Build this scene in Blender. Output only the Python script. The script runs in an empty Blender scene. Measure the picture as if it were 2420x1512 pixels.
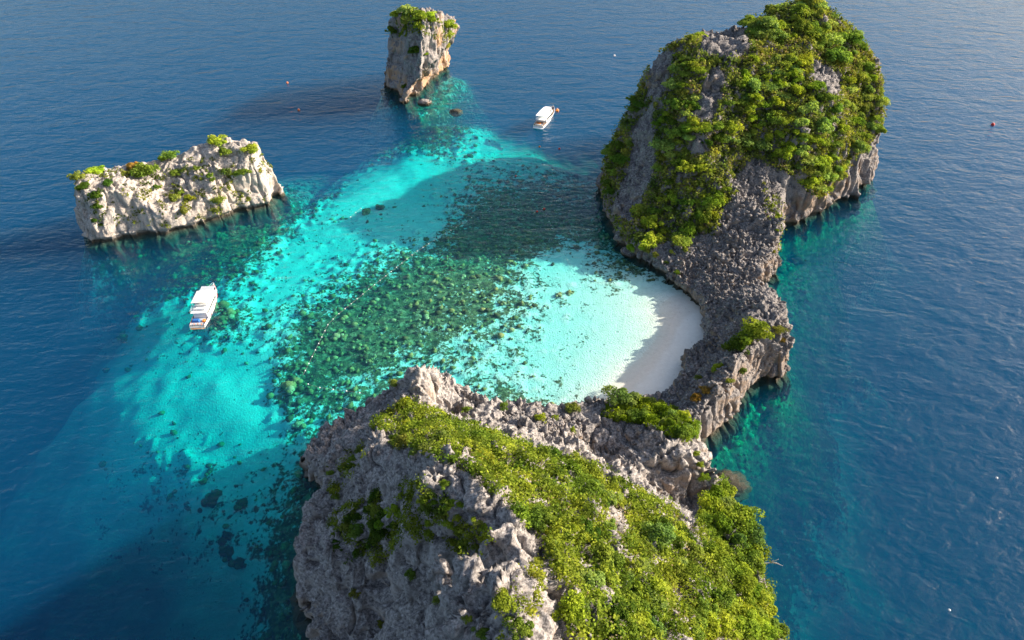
import bpy, bmesh, math, random, time
import numpy as np
from mathutils import Vector, Matrix
from mathutils.bvhtree import BVHTree
T0 = time.time()
random.seed(7)
rng = np.random.default_rng(11)
SC = bpy.context.scene
C = SC.collection

# ------------------------------------------------------------------ camera, sky, sun, exposure
CAM_H, PITCH, FPX = 110.0, math.radians(38.0), 1635.0      # drone height in metres, pitch below the horizon, focal length for a 2420 px wide frame
cam_data = bpy.data.cameras.new("camera")
cam = bpy.data.objects.new("camera", cam_data)
C.objects.link(cam)
cam.location = (0, 0, CAM_H)
cam.rotation_euler = (math.pi / 2 - PITCH, 0, 0)
cam_data.sensor_width = 36.0
cam_data.lens = 36.0 * FPX / 2420.0
cam_data.clip_start = 0.5
cam_data.clip_end = 12000
SC.camera = cam

SUN_EL, SUN_AZ = math.radians(25.0), math.radians(12.0)     # azimuth counted from +X (right of frame) towards +Y (away from the camera)
world = bpy.data.worlds.new("World")
SC.world = world
world.use_nodes = True
wn, wl = world.node_tree.nodes, world.node_tree.links
wn.clear()
sky = wn.new("ShaderNodeTexSky")
sky.sky_type = 'NISHITA'
sky.sun_disc = False
sky.sun_elevation = SUN_EL
sky.sun_rotation = math.pi / 2 - SUN_AZ
sky.air_density = 1.0
sky.dust_density = 3.0
bg = wn.new("ShaderNodeBackground")
bg.inputs[1].default_value = 0.115
wo = wn.new("ShaderNodeOutputWorld")
wl.new(sky.outputs[0], bg.inputs[0])
wl.new(bg.outputs[0], wo.inputs[0])

sun_data = bpy.data.lights.new("sun", 'SUN')
sun_data.energy = 5.0
sun_data.angle = math.radians(0.6)
sun_data.color = (1.0, 0.9, 0.76)
sun = bpy.data.objects.new("sun", sun_data)
C.objects.link(sun)
SUN_DIR = Vector((math.cos(SUN_AZ) * math.cos(SUN_EL), math.sin(SUN_AZ) * math.cos(SUN_EL), math.sin(SUN_EL)))
sun.rotation_euler = SUN_DIR.to_track_quat('Z', 'Y').to_euler()
sun.location = (200, 50, 150)

SC.view_settings.view_transform = 'Standard'
SC.view_settings.look = 'None'
SC.view_settings.gamma = 1.0
SC.view_settings.use_curve_mapping = False
SC.view_settings.exposure = 1.1
SC.render.engine = 'CYCLES'
SC.cycles.use_denoising = True
SC.cycles.max_bounces = 6
SC.cycles.diffuse_bounces = 2
SC.cycles.glossy_bounces = 2
SC.cycles.transmission_bounces = 2
SC.cycles.transparent_max_bounces = 12
SC.cycles.volume_bounces = 1
SC.cycles.caustics_reflective = False
SC.cycles.caustics_refractive = False

# ------------------------------------------------------------------ helpers: from the photograph to the place
cT, sT = math.cos(PITCH), math.sin(PITCH)


def up(px, py, z=0.0):
    """World x, y at height z of the point seen at (px, py) of the photograph (2420 px wide)."""
    u = (px - 1210.0) / FPX
    v = (py - 756.0) / FPX
    dy, dz = cT - v * sT, -sT - v * cT
    t = (z - CAM_H) / dz
    return u * t, dy * t


def ray(px, py):
    u = (px - 1210.0) / FPX
    v = (py - 756.0) / FPX
    return Vector((u, cT - v * sT, -sT - v * cT)).normalized()


def proj(P):
    P = np.asarray(P, float)
    zz = P[..., 2] - CAM_H
    dep = P[..., 1] * cT - zz * sT
    v = (-P[..., 1] * sT - zz * cT) / dep
    return 1210 + FPX * P[..., 0] / dep, 756 + FPX * v, dep


# ------------------------------------------------------------------ helpers: noise
def pnoise(P, seed=0):
    r = np.random.default_rng(1000 + seed)
    perm = r.permutation(256)
    perm = np.concatenate([perm, perm, perm])
    g = r.normal(size=(256, 3))
    g = (g / np.linalg.norm(g, axis=1)[:, None]).astype(np.float32)
    I = np.floor(P).astype(np.int64)
    f = (P - I).astype(np.float32)
    I &= 255
    w = f * f * f * (f * (f * 6 - 15) + 10)
    out = np.zeros(len(P), np.float32)
    for dx in (0, 1):
        wx = w[:, 0] if dx else 1 - w[:, 0]
        px = perm[(I[:, 0] + dx) & 255]
        for dy in (0, 1):
            wy = w[:, 1] if dy else 1 - w[:, 1]
            pxy = perm[(px + I[:, 1] + dy) & 255]
            for dz in (0, 1):
                wz = w[:, 2] if dz else 1 - w[:, 2]
                h = perm[(pxy + I[:, 2] + dz) & 255]
                gg = g[h]
                d = gg[:, 0] * (f[:, 0] - dx) + gg[:, 1] * (f[:, 1] - dy) + gg[:, 2] * (f[:, 2] - dz)
                out += wx * wy * wz * d
    return out * 1.5


def fbm(P, octaves=3, seed=0):
    s, a, t = 0, 1.0, 0.0
    for k in range(octaves):
        s = s + a * pnoise(P * (2.03 ** k), seed + k)
        t += a
        a *= 0.5
    return s / t


def sstep(a, b, x):
    t = np.clip((x - a) / (b - a), 0, 1)
    return t * t * (3 - 2 * t)


def poly_sdf(X, Y, poly):
    """Signed distance to a polygon, positive inside."""
    P = np.asarray(poly, float)
    Q = np.roll(P, -1, 0)
    d2 = np.full(X.shape, 1e18)
    ins = np.zeros(X.shape, bool)
    for (ax, ay), (bx, by) in zip(P, Q):
        ex, ey = bx - ax, by - ay
        t = np.clip(((X - ax) * ex + (Y - ay) * ey) / (ex * ex + ey * ey + 1e-12), 0, 1)
        d2 = np.minimum(d2, (X - ax - t * ex) ** 2 + (Y - ay - t * ey) ** 2)
        if by != ay:
            c = ((ay <= Y) & (by > Y)) | ((by <= Y) & (ay > Y))
            ins ^= c & (X < ax + (Y - ay) * ex / ey)
    d = np.sqrt(d2)
    return np.where(ins, d, -d)


def rbf(pts, vals, X, Y, smooth=0.0):
    pts = np.asarray(pts, float)
    vals = np.asarray(vals, float)
    D = np.hypot(pts[:, None, 0] - pts[None, :, 0], pts[:, None, 1] - pts[None, :, 1])
    n = len(pts)
    A = np.zeros((n + 1, n + 1))
    A[:n, :n] = -D + smooth * np.eye(n)
    A[:n, n] = A[n, :n] = 1
    w = np.linalg.solve(A + 1e-9 * np.eye(n + 1), np.append(vals, 0))
    out = np.full(X.shape, w[n])
    for k in range(n):
        out = out - w[k] * np.hypot(X - pts[k, 0], Y - pts[k, 1])
    return out


# ------------------------------------------------------------------ helpers: objects
def link(o, parent=None):
    C.objects.link(o)
    if parent is not None:
        o.parent = parent
    return o


def tag(o, label=None, cat=None, group=None, kind=None):
    if label:
        o['label'] = label
    if cat:
        o['category'] = cat
    if group:
        o['group'] = group
    if kind:
        o['kind'] = kind
    return o


def mesh_np(name, V, F, mat=None, smooth=False):
    """Mesh from arrays; F is (n, k)."""
    V = np.asarray(V, np.float32)
    F = np.asarray(F, np.int32)
    me = bpy.data.meshes.new(name)
    n, k = F.shape
    me.vertices.add(len(V))
    me.vertices.foreach_set("co", V.ravel())
    me.loops.add(n * k)
    me.loops.foreach_set("vertex_index", F.ravel())
    me.polygons.add(n)
    me.polygons.foreach_set("loop_start", np.arange(n, dtype=np.int32) * k)
    me.polygons.foreach_set("loop_total", np.full(n, k, np.int32))
    me.update(calc_edges=True)
    if smooth:
        me.polygons.foreach_set("use_smooth", np.ones(n, bool))
    if mat is not None:
        me.materials.append(mat)
    return me


def empty(name, loc=(0, 0, 0), rz=0.0):
    o = bpy.data.objects.new(name, None)
    o.location = loc
    o.rotation_euler = (0, 0, rz)
    o.empty_display_size = 0.5
    return link(o)


class MB:
    """Collects boxes, tubes and lofts for ONE mesh object."""

    def __init__(self):
        self.v, self.f = [], []

    def add(self, vs, fs):
        b = len(self.v)
        self.v += [tuple(p) for p in vs]
        self.f += [tuple(b + i for i in f) for f in fs]
        return self

    def box(self, x0, x1, y0, y1, z0, z1, top=0.0):
        t = top
        return self.add([(x0, y0, z0), (x1, y0, z0), (x1, y1, z0), (x0, y1, z0), (x0 + t, y0 + t, z1), (x1 - t, y0 + t, z1), (x1 - t, y1 - t, z1), (x0 + t, y1 - t, z1)],
                        [(3, 2, 1, 0), (4, 5, 6, 7), (0, 1, 5, 4), (1, 2, 6, 5), (2, 3, 7, 6), (3, 0, 4, 7)])

    def prism(self, outline, z0, z1):
        n = len(outline)
        vs = [(x, y, z0) for x, y in outline] + [(x, y, z1) for x, y in outline]
        return self.add(vs, [tuple(range(n - 1, -1, -1)), tuple(range(n, 2 * n))] + [(i, (i + 1) % n, n + (i + 1) % n, n + i) for i in range(n)])

    def tube(self, pts, rad, sides=6):
        pts = [Vector(p) for p in pts]
        rad = rad if isinstance(rad, (list, tuple)) else [rad] * len(pts)
        vs, fs = [], []
        for i, p in enumerate(pts):
            d = (pts[min(i + 1, len(pts) - 1)] - pts[max(i - 1, 0)]).normalized()
            a = d.orthogonal().normalized()
            b = d.cross(a)
            for k in range(sides):
                t = 2 * math.pi * k / sides
                vs.append(p + (a * math.cos(t) + b * math.sin(t)) * rad[i])
        for i in range(len(pts) - 1):
            for k in range(sides):
                k2 = (k + 1) % sides
                fs.append((i * sides + k, i * sides + k2, (i + 1) * sides + k2, (i + 1) * sides + k))
        fs.append(tuple(range(sides - 1, -1, -1)))
        fs.append(tuple((len(pts) - 1) * sides + k for k in range(sides)))
        return self.add(vs, fs)

    def ball(self, c, r, seg=8, rings=5, sz=1.0):
        vs = [(c[0], c[1], c[2] - r * sz)]
        for i in range(1, rings):
            ph = math.pi * i / rings - math.pi / 2
            for k in range(seg):
                t = 2 * math.pi * k / seg
                vs.append((c[0] + r * math.cos(ph) * math.cos(t), c[1] + r * math.cos(ph) * math.sin(t), c[2] + r * math.sin(ph) * sz))
        vs.append((c[0], c[1], c[2] + r * sz))
        fs = [(0, 1 + (k + 1) % seg, 1 + k) for k in range(seg)]
        for i in range(rings - 2):
            for k in range(seg):
                a = 1 + i * seg
                fs.append((a + k, a + (k + 1) % seg, a + seg + (k + 1) % seg, a + seg + k))
        e = len(vs) - 1
        a = 1 + (rings - 2) * seg
        fs += [(a + k, a + (k + 1) % seg, e) for k in range(seg)]
        return self.add(vs, fs)

    def mesh(self, name, mat, smooth=False):
        me = bpy.data.meshes.new(name)
        me.from_pydata(self.v, [], self.f)
        me.update()
        if smooth:
            me.polygons.foreach_set("use_smooth", np.ones(len(me.polygons), bool))
        me.materials.append(mat)
        return me

    def build(self, name, mat, parent=None, smooth=False):
        return link(bpy.data.objects.new(name, self.mesh(name, mat, smooth)), parent)


# ------------------------------------------------------------------ materials
def new_mat(name):
    m = bpy.data.materials.new(name)
    m.use_nodes = True
    nt = m.node_tree
    nt.nodes.clear()
    out = nt.nodes.new("ShaderNodeOutputMaterial")
    return m, nt, out


class N:
    """Small node-graph helper."""

    def __init__(self, nt):
        self.nt = nt

    def node(self, kind, **kw):
        n = self.nt.nodes.new(kind)
        for k, v in kw.items():
            setattr(n, k, v)
        return n

    def set(self, sock, v):
        if hasattr(v, 'is_output'):
            self.nt.links.new(v, sock)
        else:
            sock.default_value = v

    def noise(self, vec, scale, detail=3.0, rough=0.55, dist=0.0):
        n = self.node("ShaderNodeTexNoise")
        self.set(n.inputs['Vector'], vec)
        n.inputs['Scale'].default_value = scale
        n.inputs['Detail'].default_value = detail
        n.inputs['Roughness'].default_value = rough
        n.inputs['Distortion'].default_value = dist
        return n.outputs['Fac']

    def voro(self, vec, scale, feature='F1', out='Distance'):
        n = self.node("ShaderNodeTexVoronoi", feature=feature)
        self.set(n.inputs['Vector'], vec)
        n.inputs['Scale'].default_value = scale
        return n.outputs[out]

    def math(self, op, a, b=0.0, c=0.0, clamp=False):
        n = self.node("ShaderNodeMath", operation=op, use_clamp=clamp)
        self.set(n.inputs[0], a)
        self.set(n.inputs[1], b)
        self.set(n.inputs[2], c)
        return n.outputs[0]

    def ramp(self, fac, stops):
        n = self.node("ShaderNodeValToRGB")
        self.set(n.inputs[0], fac)
        el = n.color_ramp.elements
        while len(el) < len(stops):
            el.new(0.5)
        for e, (p, c) in zip(el, stops):
            e.position = p
            e.color = (*c, 1) if len(c) == 3 else c
        return n.outputs[0]

    def maprange(self, x, a, b, c=0.0, d=1.0, smooth=True):
        n = self.node("ShaderNodeMapRange", interpolation_type='SMOOTHSTEP' if smooth else 'LINEAR')
        self.set(n.inputs[0], x)
        for i, v in enumerate((a, b, c, d)):
            n.inputs[i + 1].default_value = v
        return n.outputs[0]

    def mix(self, fac, a, b, blend='MIX'):
        n = self.node("ShaderNodeMix", data_type='RGBA', blend_type=blend)
        self.set(n.inputs[0], fac)
        self.set(n.inputs[6], a if hasattr(a, 'is_output') else (*a, 1))
        self.set(n.inputs[7], b if hasattr(b, 'is_output') else (*b, 1))
        return n.outputs[2]

    def mapping(self, vec, scale=(1, 1, 1), rot=(0, 0, 0)):
        n = self.node("ShaderNodeMapping")
        self.set(n.inputs[0], vec)
        n.inputs['Scale'].default_value = scale
        n.inputs['Rotation'].default_value = rot
        return n.outputs[0]

    def pos(self):
        return self.node("ShaderNodeNewGeometry").outputs['Position']

    def attr(self, name):
        return self.node("ShaderNodeAttribute", attribute_name=name)

    def bump(self, h, dist, strength=1.0, normal=None):
        n = self.node("ShaderNodeBump")
        n.inputs['Strength'].default_value = strength
        n.inputs['Distance'].default_value = dist
        self.set(n.inputs['Height'], h)
        if normal is not None:
            self.set(n.inputs['Normal'], normal)
        return n.outputs[0]

    def principled(self, out, color, rough=0.8, spec=0.3, normal=None):
        n = self.node("ShaderNodeBsdfPrincipled")
        self.set(n.inputs['Base Color'], color if hasattr(color, 'is_output') else (*color, 1))
        self.set(n.inputs['Roughness'], rough)
        n.inputs['Specular IOR Level'].default_value = spec
        if normal is not None:
            self.set(n.inputs['Normal'], normal)
        self.nt.links.new(n.outputs[0], out.inputs[0])
        return n


def mat_rock(name, dark, mid, pale, ochre, pale_amt, ochre_amt):
    """Karst limestone: grey weathered tops, paler streaked walls, ochre patches on walls, more of them low down."""
    m, nt, out = new_mat(name)
    g = N(nt)
    p = g.pos()
    geo = g.node("ShaderNodeNewGeometry")
    sep = g.node("ShaderNodeSeparateXYZ")
    nt.links.new(geo.outputs['Normal'], sep.inputs[0])
    big = g.noise(p, 0.09, 4, 0.6)
    streak = g.noise(g.mapping(p, (0.9, 0.9, 0.12)), 0.55, 4, 0.65)
    fine = g.noise(p, 2.2, 5, 0.7)
    col = g.ramp(fine, [(0.36, dark), (0.5, mid), (0.66, pale)])
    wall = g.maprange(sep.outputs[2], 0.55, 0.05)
    wallcol = g.ramp(streak, [(0.3, mid), (0.55, pale), (0.75, tuple(min(1, c * 1.1) for c in pale))])
    col = g.mix(g.math('MULTIPLY', wall, pale_amt), col, wallcol)
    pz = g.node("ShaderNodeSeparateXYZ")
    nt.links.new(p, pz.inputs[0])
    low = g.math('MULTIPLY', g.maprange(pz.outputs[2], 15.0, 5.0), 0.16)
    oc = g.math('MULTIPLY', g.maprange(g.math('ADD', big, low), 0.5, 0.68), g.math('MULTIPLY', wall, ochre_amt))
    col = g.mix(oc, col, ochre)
    blk = g.math('MULTIPLY', g.maprange(g.noise(g.mapping(p, (1.1, 1.1, 0.1)), 0.8, 3, 0.6), 0.56, 0.72), g.math('MULTIPLY', wall, 0.7))
    col = g.mix(blk, col, tuple(c * 0.7 for c in dark))
    # wet dark algae band just above the sea
    sepp = g.node("ShaderNodeSeparateXYZ")
    nt.links.new(p, sepp.inputs[0])
    band = g.maprange(sepp.outputs[2], 1.3, 0.3)
    col = g.mix(g.math('MULTIPLY', band, 0.93), col, (0.045, 0.042, 0.028))
    b1 = g.noise(p, 1.6, 6, 0.75)
    v1 = g.voro(g.mapping(p, (1, 1, 0.6)), 1.5)
    nrm = g.bump(g.math('ADD', b1, g.math('MULTIPLY', v1, 0.3)), 0.32, 1.0)
    g.principled(out, col, 0.92, 0.15, nrm)
    return m


M = {}
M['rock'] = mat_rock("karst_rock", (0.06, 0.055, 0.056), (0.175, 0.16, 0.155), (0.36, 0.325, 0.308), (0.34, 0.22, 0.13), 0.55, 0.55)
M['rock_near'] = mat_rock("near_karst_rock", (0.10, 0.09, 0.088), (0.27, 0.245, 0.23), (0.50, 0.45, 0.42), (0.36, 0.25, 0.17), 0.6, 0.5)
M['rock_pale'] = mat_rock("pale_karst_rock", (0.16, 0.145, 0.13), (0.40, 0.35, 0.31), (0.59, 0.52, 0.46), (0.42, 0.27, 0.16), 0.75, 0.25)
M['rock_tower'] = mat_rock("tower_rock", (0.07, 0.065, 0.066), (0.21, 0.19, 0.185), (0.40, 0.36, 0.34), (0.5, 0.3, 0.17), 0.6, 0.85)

# leaves: tone from the object's own colour, hue jitter per clump
def mat_leaf(name):
    m, nt, out = new_mat(name)
    g = N(nt)
    oi = g.node("ShaderNodeObjectInfo")
    at = g.attr("shade")
    n1 = g.noise(g.pos(), 0.45, 2)
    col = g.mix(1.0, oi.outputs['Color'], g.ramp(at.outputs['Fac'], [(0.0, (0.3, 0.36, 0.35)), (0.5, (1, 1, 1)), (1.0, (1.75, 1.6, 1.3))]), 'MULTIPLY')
    col = g.mix(g.maprange(n1, 0.45, 0.7, 0, 0.3), col, g.mix(1.0, col, (1.15, 0.97, 0.8), 'MULTIPLY'))
    col = g.mix(1.0, col, g.ramp(g.noise(g.pos(), 0.15, 3, 0.6), [(0.36, (0.55, 0.72, 0.75)), (0.5, (0.95, 1.0, 1.0)), (0.64, (1.15, 1.08, 1.0))]), 'MULTIPLY')
    d = g.node("ShaderNodeBsdfDiffuse")
    t = g.node("ShaderNodeBsdfTranslucent")
    nt.links.new(col, d.inputs[0])
    nt.links.new(g.mix(1.0, col, (1.15, 1.2, 0.5), 'MULTIPLY'), t.inputs[0])
    mx = g.node("ShaderNodeMixShader")
    mx.inputs[0].default_value = 0.36
    nt.links.new(d.outputs[0], mx.inputs[1])
    nt.links.new(t.outputs[0], mx.inputs[2])
    nt.links.new(mx.outputs[0], out.inputs[0])
    return m


M['leaf'] = mat_leaf("leaf_green")


def mat_simple(name, col, rough=0.6, spec=0.4, nscale=3.0, var=0.12):
    m, nt, out = new_mat(name)
    g = N(nt)
    tc = g.node("ShaderNodeTexCoord")
    n = g.noise(tc.outputs['Object'], nscale, 4)
    c = g.ramp(n, [(0.3, tuple(x * (1 - var) for x in col)), (0.7, tuple(min(1, x * (1 + var)) for x in col))])
    g.principled(out, c, rough, spec)
    return m


M['bark'] = mat_simple("bark_grey", (0.16, 0.13, 0.10), 0.9, 0.1)
M['deadwood'] = mat_simple("bleached_wood", (0.5, 0.44, 0.38), 0.9, 0.1)
M['white'] = mat_simple("white_gelcoat", (0.8, 0.8, 0.79), 0.3, 0.5, 1.5, 0.04)
M['cream'] = mat_simple("cream_canvas", (0.8, 0.76, 0.68), 0.8, 0.2, 1.5, 0.05)
M['grey'] = mat_simple("grey_deck", (0.42, 0.45, 0.48), 0.7, 0.3)
M['red'] = mat_simple("red_rubber", (0.45, 0.06, 0.06), 0.6, 0.3)
M['blue'] = mat_simple("blue_tarp", (0.03, 0.14, 0.42), 0.6, 0.3)
M['navy'] = mat_simple("navy_paint", (0.03, 0.05, 0.12), 0.5, 0.4)
M['glass'] = mat_simple("tinted_glass", (0.02, 0.028, 0.035), 0.08, 0.6)
M['steel'] = mat_simple("steel_rail", (0.55, 0.56, 0.58), 0.35, 0.6)
M['orange'] = mat_simple("orange_plastic", (0.75, 0.22, 0.04), 0.5, 0.4)
M['redbuoy'] = mat_simple("red_plastic", (0.75, 0.05, 0.03), 0.5, 0.4)
M['teak'] = mat_simple("teak_deck", (0.36, 0.22, 0.12), 0.7, 0.2, 8)
M['rope'] = mat_simple("rope_grey", (0.3, 0.28, 0.24), 0.9, 0.1)
M['buoy_white'] = mat_simple("white_float", (0.8, 0.78, 0.75), 0.5, 0.4)

# ------------------------------------------------------------------ island outlines and heights
def W(lst):
    """(px, py) at the waterline, (px, py, z) at a height, or ('w', x, y) in metres."""
    o = []
    for p in lst:
        if p[0] == 'w':
            o.append((p[1], p[2]))
        else:
            o.append(up(*p))
    return o


def Hpts(lst):
    P, Z = [], []
    for p in lst:
        if p[0] == 'w':
            P.append((p[1], p[2]))
            Z.append(p[3])
        else:
            P.append(up(*p))
            Z.append(p[2])
    return P, Z


MAIN_POLY = W([
    ('w', 29.0, 214), ('w', 41, 230), ('w', 58, 256), ('w', 74, 274), ('w', 100, 278), ('w', 122, 262), ('w', 131, 240),
    (2065, 422), (2022, 468), (1990, 478), (1950, 502), (1885, 532), (1858, 536),
    (1850, 500, 9), (1850, 560, 8), (1850, 605, 7), (1830, 635, 6), (1806, 662, 4), (1806, 690, 4), (1826, 716, 4), (1862, 748, 5), (1869, 800, 6), (1874, 855, 4),
    (1842, 910), (1797, 908), (1780, 928), (1732, 1000), (1700, 1030), (1660, 1060), (1655, 1085), (1668, 1105, 3), (1690, 1140, 2),
    (1700, 1180), (1735, 1250), (1765, 1330), (1790, 1440), (1800, 1512),
    ('w', 42, 38), ('w', 36, 12), ('w', 8, 0), ('w', -18, 8), ('w', -27, 30), ('w', -28, 48), ('w', -36, 60), ('w', -38.5, 72),
    (728, 1235), (765, 1207), (780, 1180), (735, 1150), (718, 1120), (732, 1092), (800, 1032), (850, 1003), ('w', -25, 107), ('w', -20, 110.5), ('w', -14, 110), ('w', -6, 106), ('w', 5, 105.5), (1400, 966),
    (1480, 962), (1580, 946), (1590, 925), (1610, 890), (1610, 862), (1640, 835), (1660, 803), (1655, 770), (1640, 730), (1590, 680), (1550, 650), (1500, 620), (1455, 582), (1440, 540), (1425, 515), (1421, 480)])

MAIN_H = [
    # headland behind the beach
    (1880, 8, 52), (1955, 25, 48), (1810, 45, 46), (1750, 92, 39), (1700, 92, 46), (1640, 95, 46), (1590, 120, 45), (1558, 125, 43),
    (1556, 185, 38), (1506, 245, 29), (1455, 305, 20), (1424, 400, 9), (1650, 250, 36), (1600, 330, 27), (1600, 400, 20), (1530, 400, 17), (1560, 520, 8), (1500, 560, 6), (1480, 480, 9),
    (1750, 420, 18), (1780, 385, 20), (1800, 250, 34), (1850, 150, 42), (1720, 160, 43), (1900, 300, 30), (1960, 200, 38), (2030, 105, 41), (2060, 190, 32), (2095, 245, 26), (2068, 320, 16), (2060, 380, 8),
    (1980, 340, 22), (1930, 420, 15), (1980, 440, 9), (1880, 450, 13), (1860, 400, 18),
    ('w', 60, 250, 40), ('w', 110, 255, 34), ('w', 80, 265, 34), ('w', 54, 236, 37),
    # stone ramp and isthmus
    (1720, 520, 11), (1840, 500, 13), (1842, 560, 11), (1842, 600, 9), (1700, 600, 7.5), (1640, 600, 5.5), (1560, 620, 4), (1640, 650, 4), (1700, 680, 6.5), (1795, 665, 8), (1780, 700, 13), (1740, 705, 10), (1845, 750, 13), (1800, 770, 15), (1765, 745, 14), (1830, 735, 13.5),
    (1720, 760, 8), (1680, 740, 4), (1740, 845, 15), (1690, 830, 6.5), (1650, 870, 5), (1650, 910, 8), (1700, 895, 13.5), (1790, 850, 14), (1850, 840, 10), (1840, 890, 3), (1640, 980, 9), (1680, 980, 8), (1600, 1050, 10.5), (1640, 1060, 9), (1720, 980, 4), (1660, 1030, 7),
    (1500, 1035, 7), (1420, 995, 5), (1540, 1000, 7.5), (1590, 960, 4.5), (1300, 975, 6),
    # gullies and boulders before the headland in front
    (1390, 1075, 3.0), (1375, 1040, 5), (1440, 1090, 4), (1565, 1176, 1.6), (1600, 1180, 1.6), (1632, 1178, 1.8), (1470, 1120, 11.5), (1525, 1150, 10), (1440, 1130, 12), (1545, 1082, 10), (1580, 1085, 10.5), (1615, 1085, 10.5), (1645, 1082, 9.5), (1600, 1068, 10.5), (1662, 1118, 7), (1668, 1140, 5),
    (1250, 1000, 10), (1330, 1030, 10), (1360, 1050, 11), (1150, 975, 9.5), (1090, 968, 9),
    # spike of rock and the headland in front
    (985, 857, 22), (968, 868, 20), (1003, 868, 20.5), (962, 900, 17), (1004, 892, 18.5), (1030, 945, 12), (930, 945, 12), (885, 970, 9), (866, 990, 7), (1048, 978, 9), (1068, 992, 8),
    (1000, 1010, 19), (900, 1015, 18), (850, 1020, 14), (995, 1082, 39), (984, 1140, 42), (940, 1120, 31), (935, 1075, 31), (860, 1065, 24), (1060, 1000, 17), (960, 960, 16), (900, 1200, 22), (800, 1200, 13), (800, 1080, 12), (735, 1100, 8), (765, 1105, 9), (760, 1140, 5), (800, 1130, 12),
    (720, 1270, 10), (705, 1300, 11), (770, 1300, 17), (850, 1400, 15), (740, 1440, 5), (1034, 1255, 46), (950, 1250, 26), (1150, 1240, 46), (1255, 1250, 42.5), (1090, 1180, 43), (1180, 1130, 35), (1100, 1050, 27), (1300, 1150, 31), (1450, 1180, 22), (1200, 1045, 19), (1400, 1112, 17), (1600, 1212, 13),
    (1325, 1420, 43.5), (1100, 1330, 48), (1172, 1388, 50), (1195, 1500, 49), (1230, 1420, 48), (1270, 1340, 45), (1020, 1340, 30), (1085, 1440, 28), (1000, 1400, 23), (1130, 1490, 29), (1500, 1350, 33), (1700, 1350, 19), (1600, 1450, 29), (1770, 1450, 11), (1650, 1250, 14), (1700, 1210, 9), (1750, 1320, 9), (1380, 1260, 36), (950, 1300, 20), (900, 1480, 10), (1050, 1500, 19),
    ('w', 0, 22, 44), ('w', 15, 18, 38), ('w', 28, 25, 20), ('w', -14, 25, 22), ('w', -18, 40, 12)]

LEFT_POLY = W([(206, 576), (260, 573), (330, 562), (400, 556), (450, 543), (520, 520), (580, 502), (640, 488), (658, 462),
               ('w', -75.5, 209), ('w', -83, 216), ('w', -98, 213), ('w', -115, 203), ('w', -130, 194), ('w', -133, 185)])
LEFT_H = [(174, 444, 16), (212, 408, 18), (262, 407, 17.2), (300, 415, 15.5), (285, 440, 15), (345, 372, 17), (330, 420, 14.5), (400, 348, 18.5), (445, 352, 18.5), (495, 345, 18.5), (544, 334, 20), (604, 344, 18.5), (632, 358, 17), (655, 400, 12), (660, 440, 5),
          (500, 430, 11.5), (420, 470, 8.5), (600, 430, 10), (360, 440, 12), (560, 480, 4.5), (470, 505, 4), (620, 470, 4.5), (330, 500, 9), ('w', -85, 213, 17), ('w', -105, 207, 16), ('w', -125, 194, 16)]
TOWER_POLY = W([(917, 213), (940, 232), (972, 248), (990, 255), (1006, 240), (1032, 232), (1052, 204), (1078, 176),
                ('w', -24, 334), ('w', -33, 342), ('w', -50, 330), ('w', -60, 312)])
TOWER_H = [(965, 18, 36), (1010, 40, 33), (1042, 64, 28.5), (930, 72, 29), (1070, 85, 24), (1092, 110, 20), (1000, 95, 28), (1040, 120, 22), (950, 90, 30), ('w', -40, 330, 28), ('w', -28, 332, 20), ('w', -52, 318, 28)]


def wall_profile(d, k=4.5):
    return np.where(d > 0, k * d + 0.3, d * 7.0)


def solid_from_height(X, Y, Z, zmin, zbot):
    """Closed mesh from a height grid: the top where Z > zmin, a flat bottom and walls between."""
    ny, nx = Z.shape
    keep = np.minimum.reduce([Z[:-1, :-1], Z[1:, :-1], Z[:-1, 1:], Z[1:, 1:]]) > zmin
    idx = np.arange(ny * nx).reshape(ny, nx)
    a, b, c, d = idx[:-1, :-1][keep], idx[:-1, 1:][keep], idx[1:, 1:][keep], idx[1:, :-1][keep]
    top = np.stack([a, b, c, d], 1)
    bot = np.stack([d, c, b, a], 1) + ny * nx
    edges = np.concatenate([np.stack([top[:, i], top[:, (i + 1) % 4]], 1) for i in range(4)])
    key = edges[:, 0].astype(np.int64) * (ny * nx) + edges[:, 1]
    rev = edges[:, 1].astype(np.int64) * (ny * nx) + edges[:, 0]
    e = edges[~np.isin(key, rev)]
    side = np.stack([e[:, 1], e[:, 0], e[:, 0] + ny * nx, e[:, 1] + ny * nx], 1)
    F = np.concatenate([top, bot, side])
    V = np.concatenate([np.stack([X.ravel(), Y.ravel(), Z.ravel()], 1), np.stack([X.ravel(), Y.ravel(), np.full(X.size, zbot)], 1)])
    used = np.unique(F)
    remap = np.zeros(len(V), np.int64)
    remap[used] = np.arange(len(used))
    return V[used], remap[F]


def get_co(me):
    a = np.empty(len(me.vertices) * 3, np.float32)
    me.vertices.foreach_get("co", a)
    return a.reshape(-1, 3)


def get_no(me):
    a = np.empty(len(me.vertices) * 3, np.float32)
    me.vertex_normals.foreach_get("vector", a)
    return a.reshape(-1, 3)


def remesh(name, V, F, voxel, warp=None):
    me = mesh_np(name + "_coarse", V, F)
    if warp is not None:
        me.vertices.foreach_set("co", warp(get_co(me).astype(float)).astype(np.float32).ravel())
    o = link(bpy.data.objects.new(name + "_coarse", me))
    md = o.modifiers.new("r", 'REMESH')
    md.mode = 'VOXEL'
    md.voxel_size = voxel
    dg = bpy.context.evaluated_depsgraph_get()
    out = bpy.data.meshes.new_from_object(o.evaluated_get(dg))
    bpy.data.objects.remove(o)
    bpy.data.meshes.remove(me)
    return out


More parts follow.
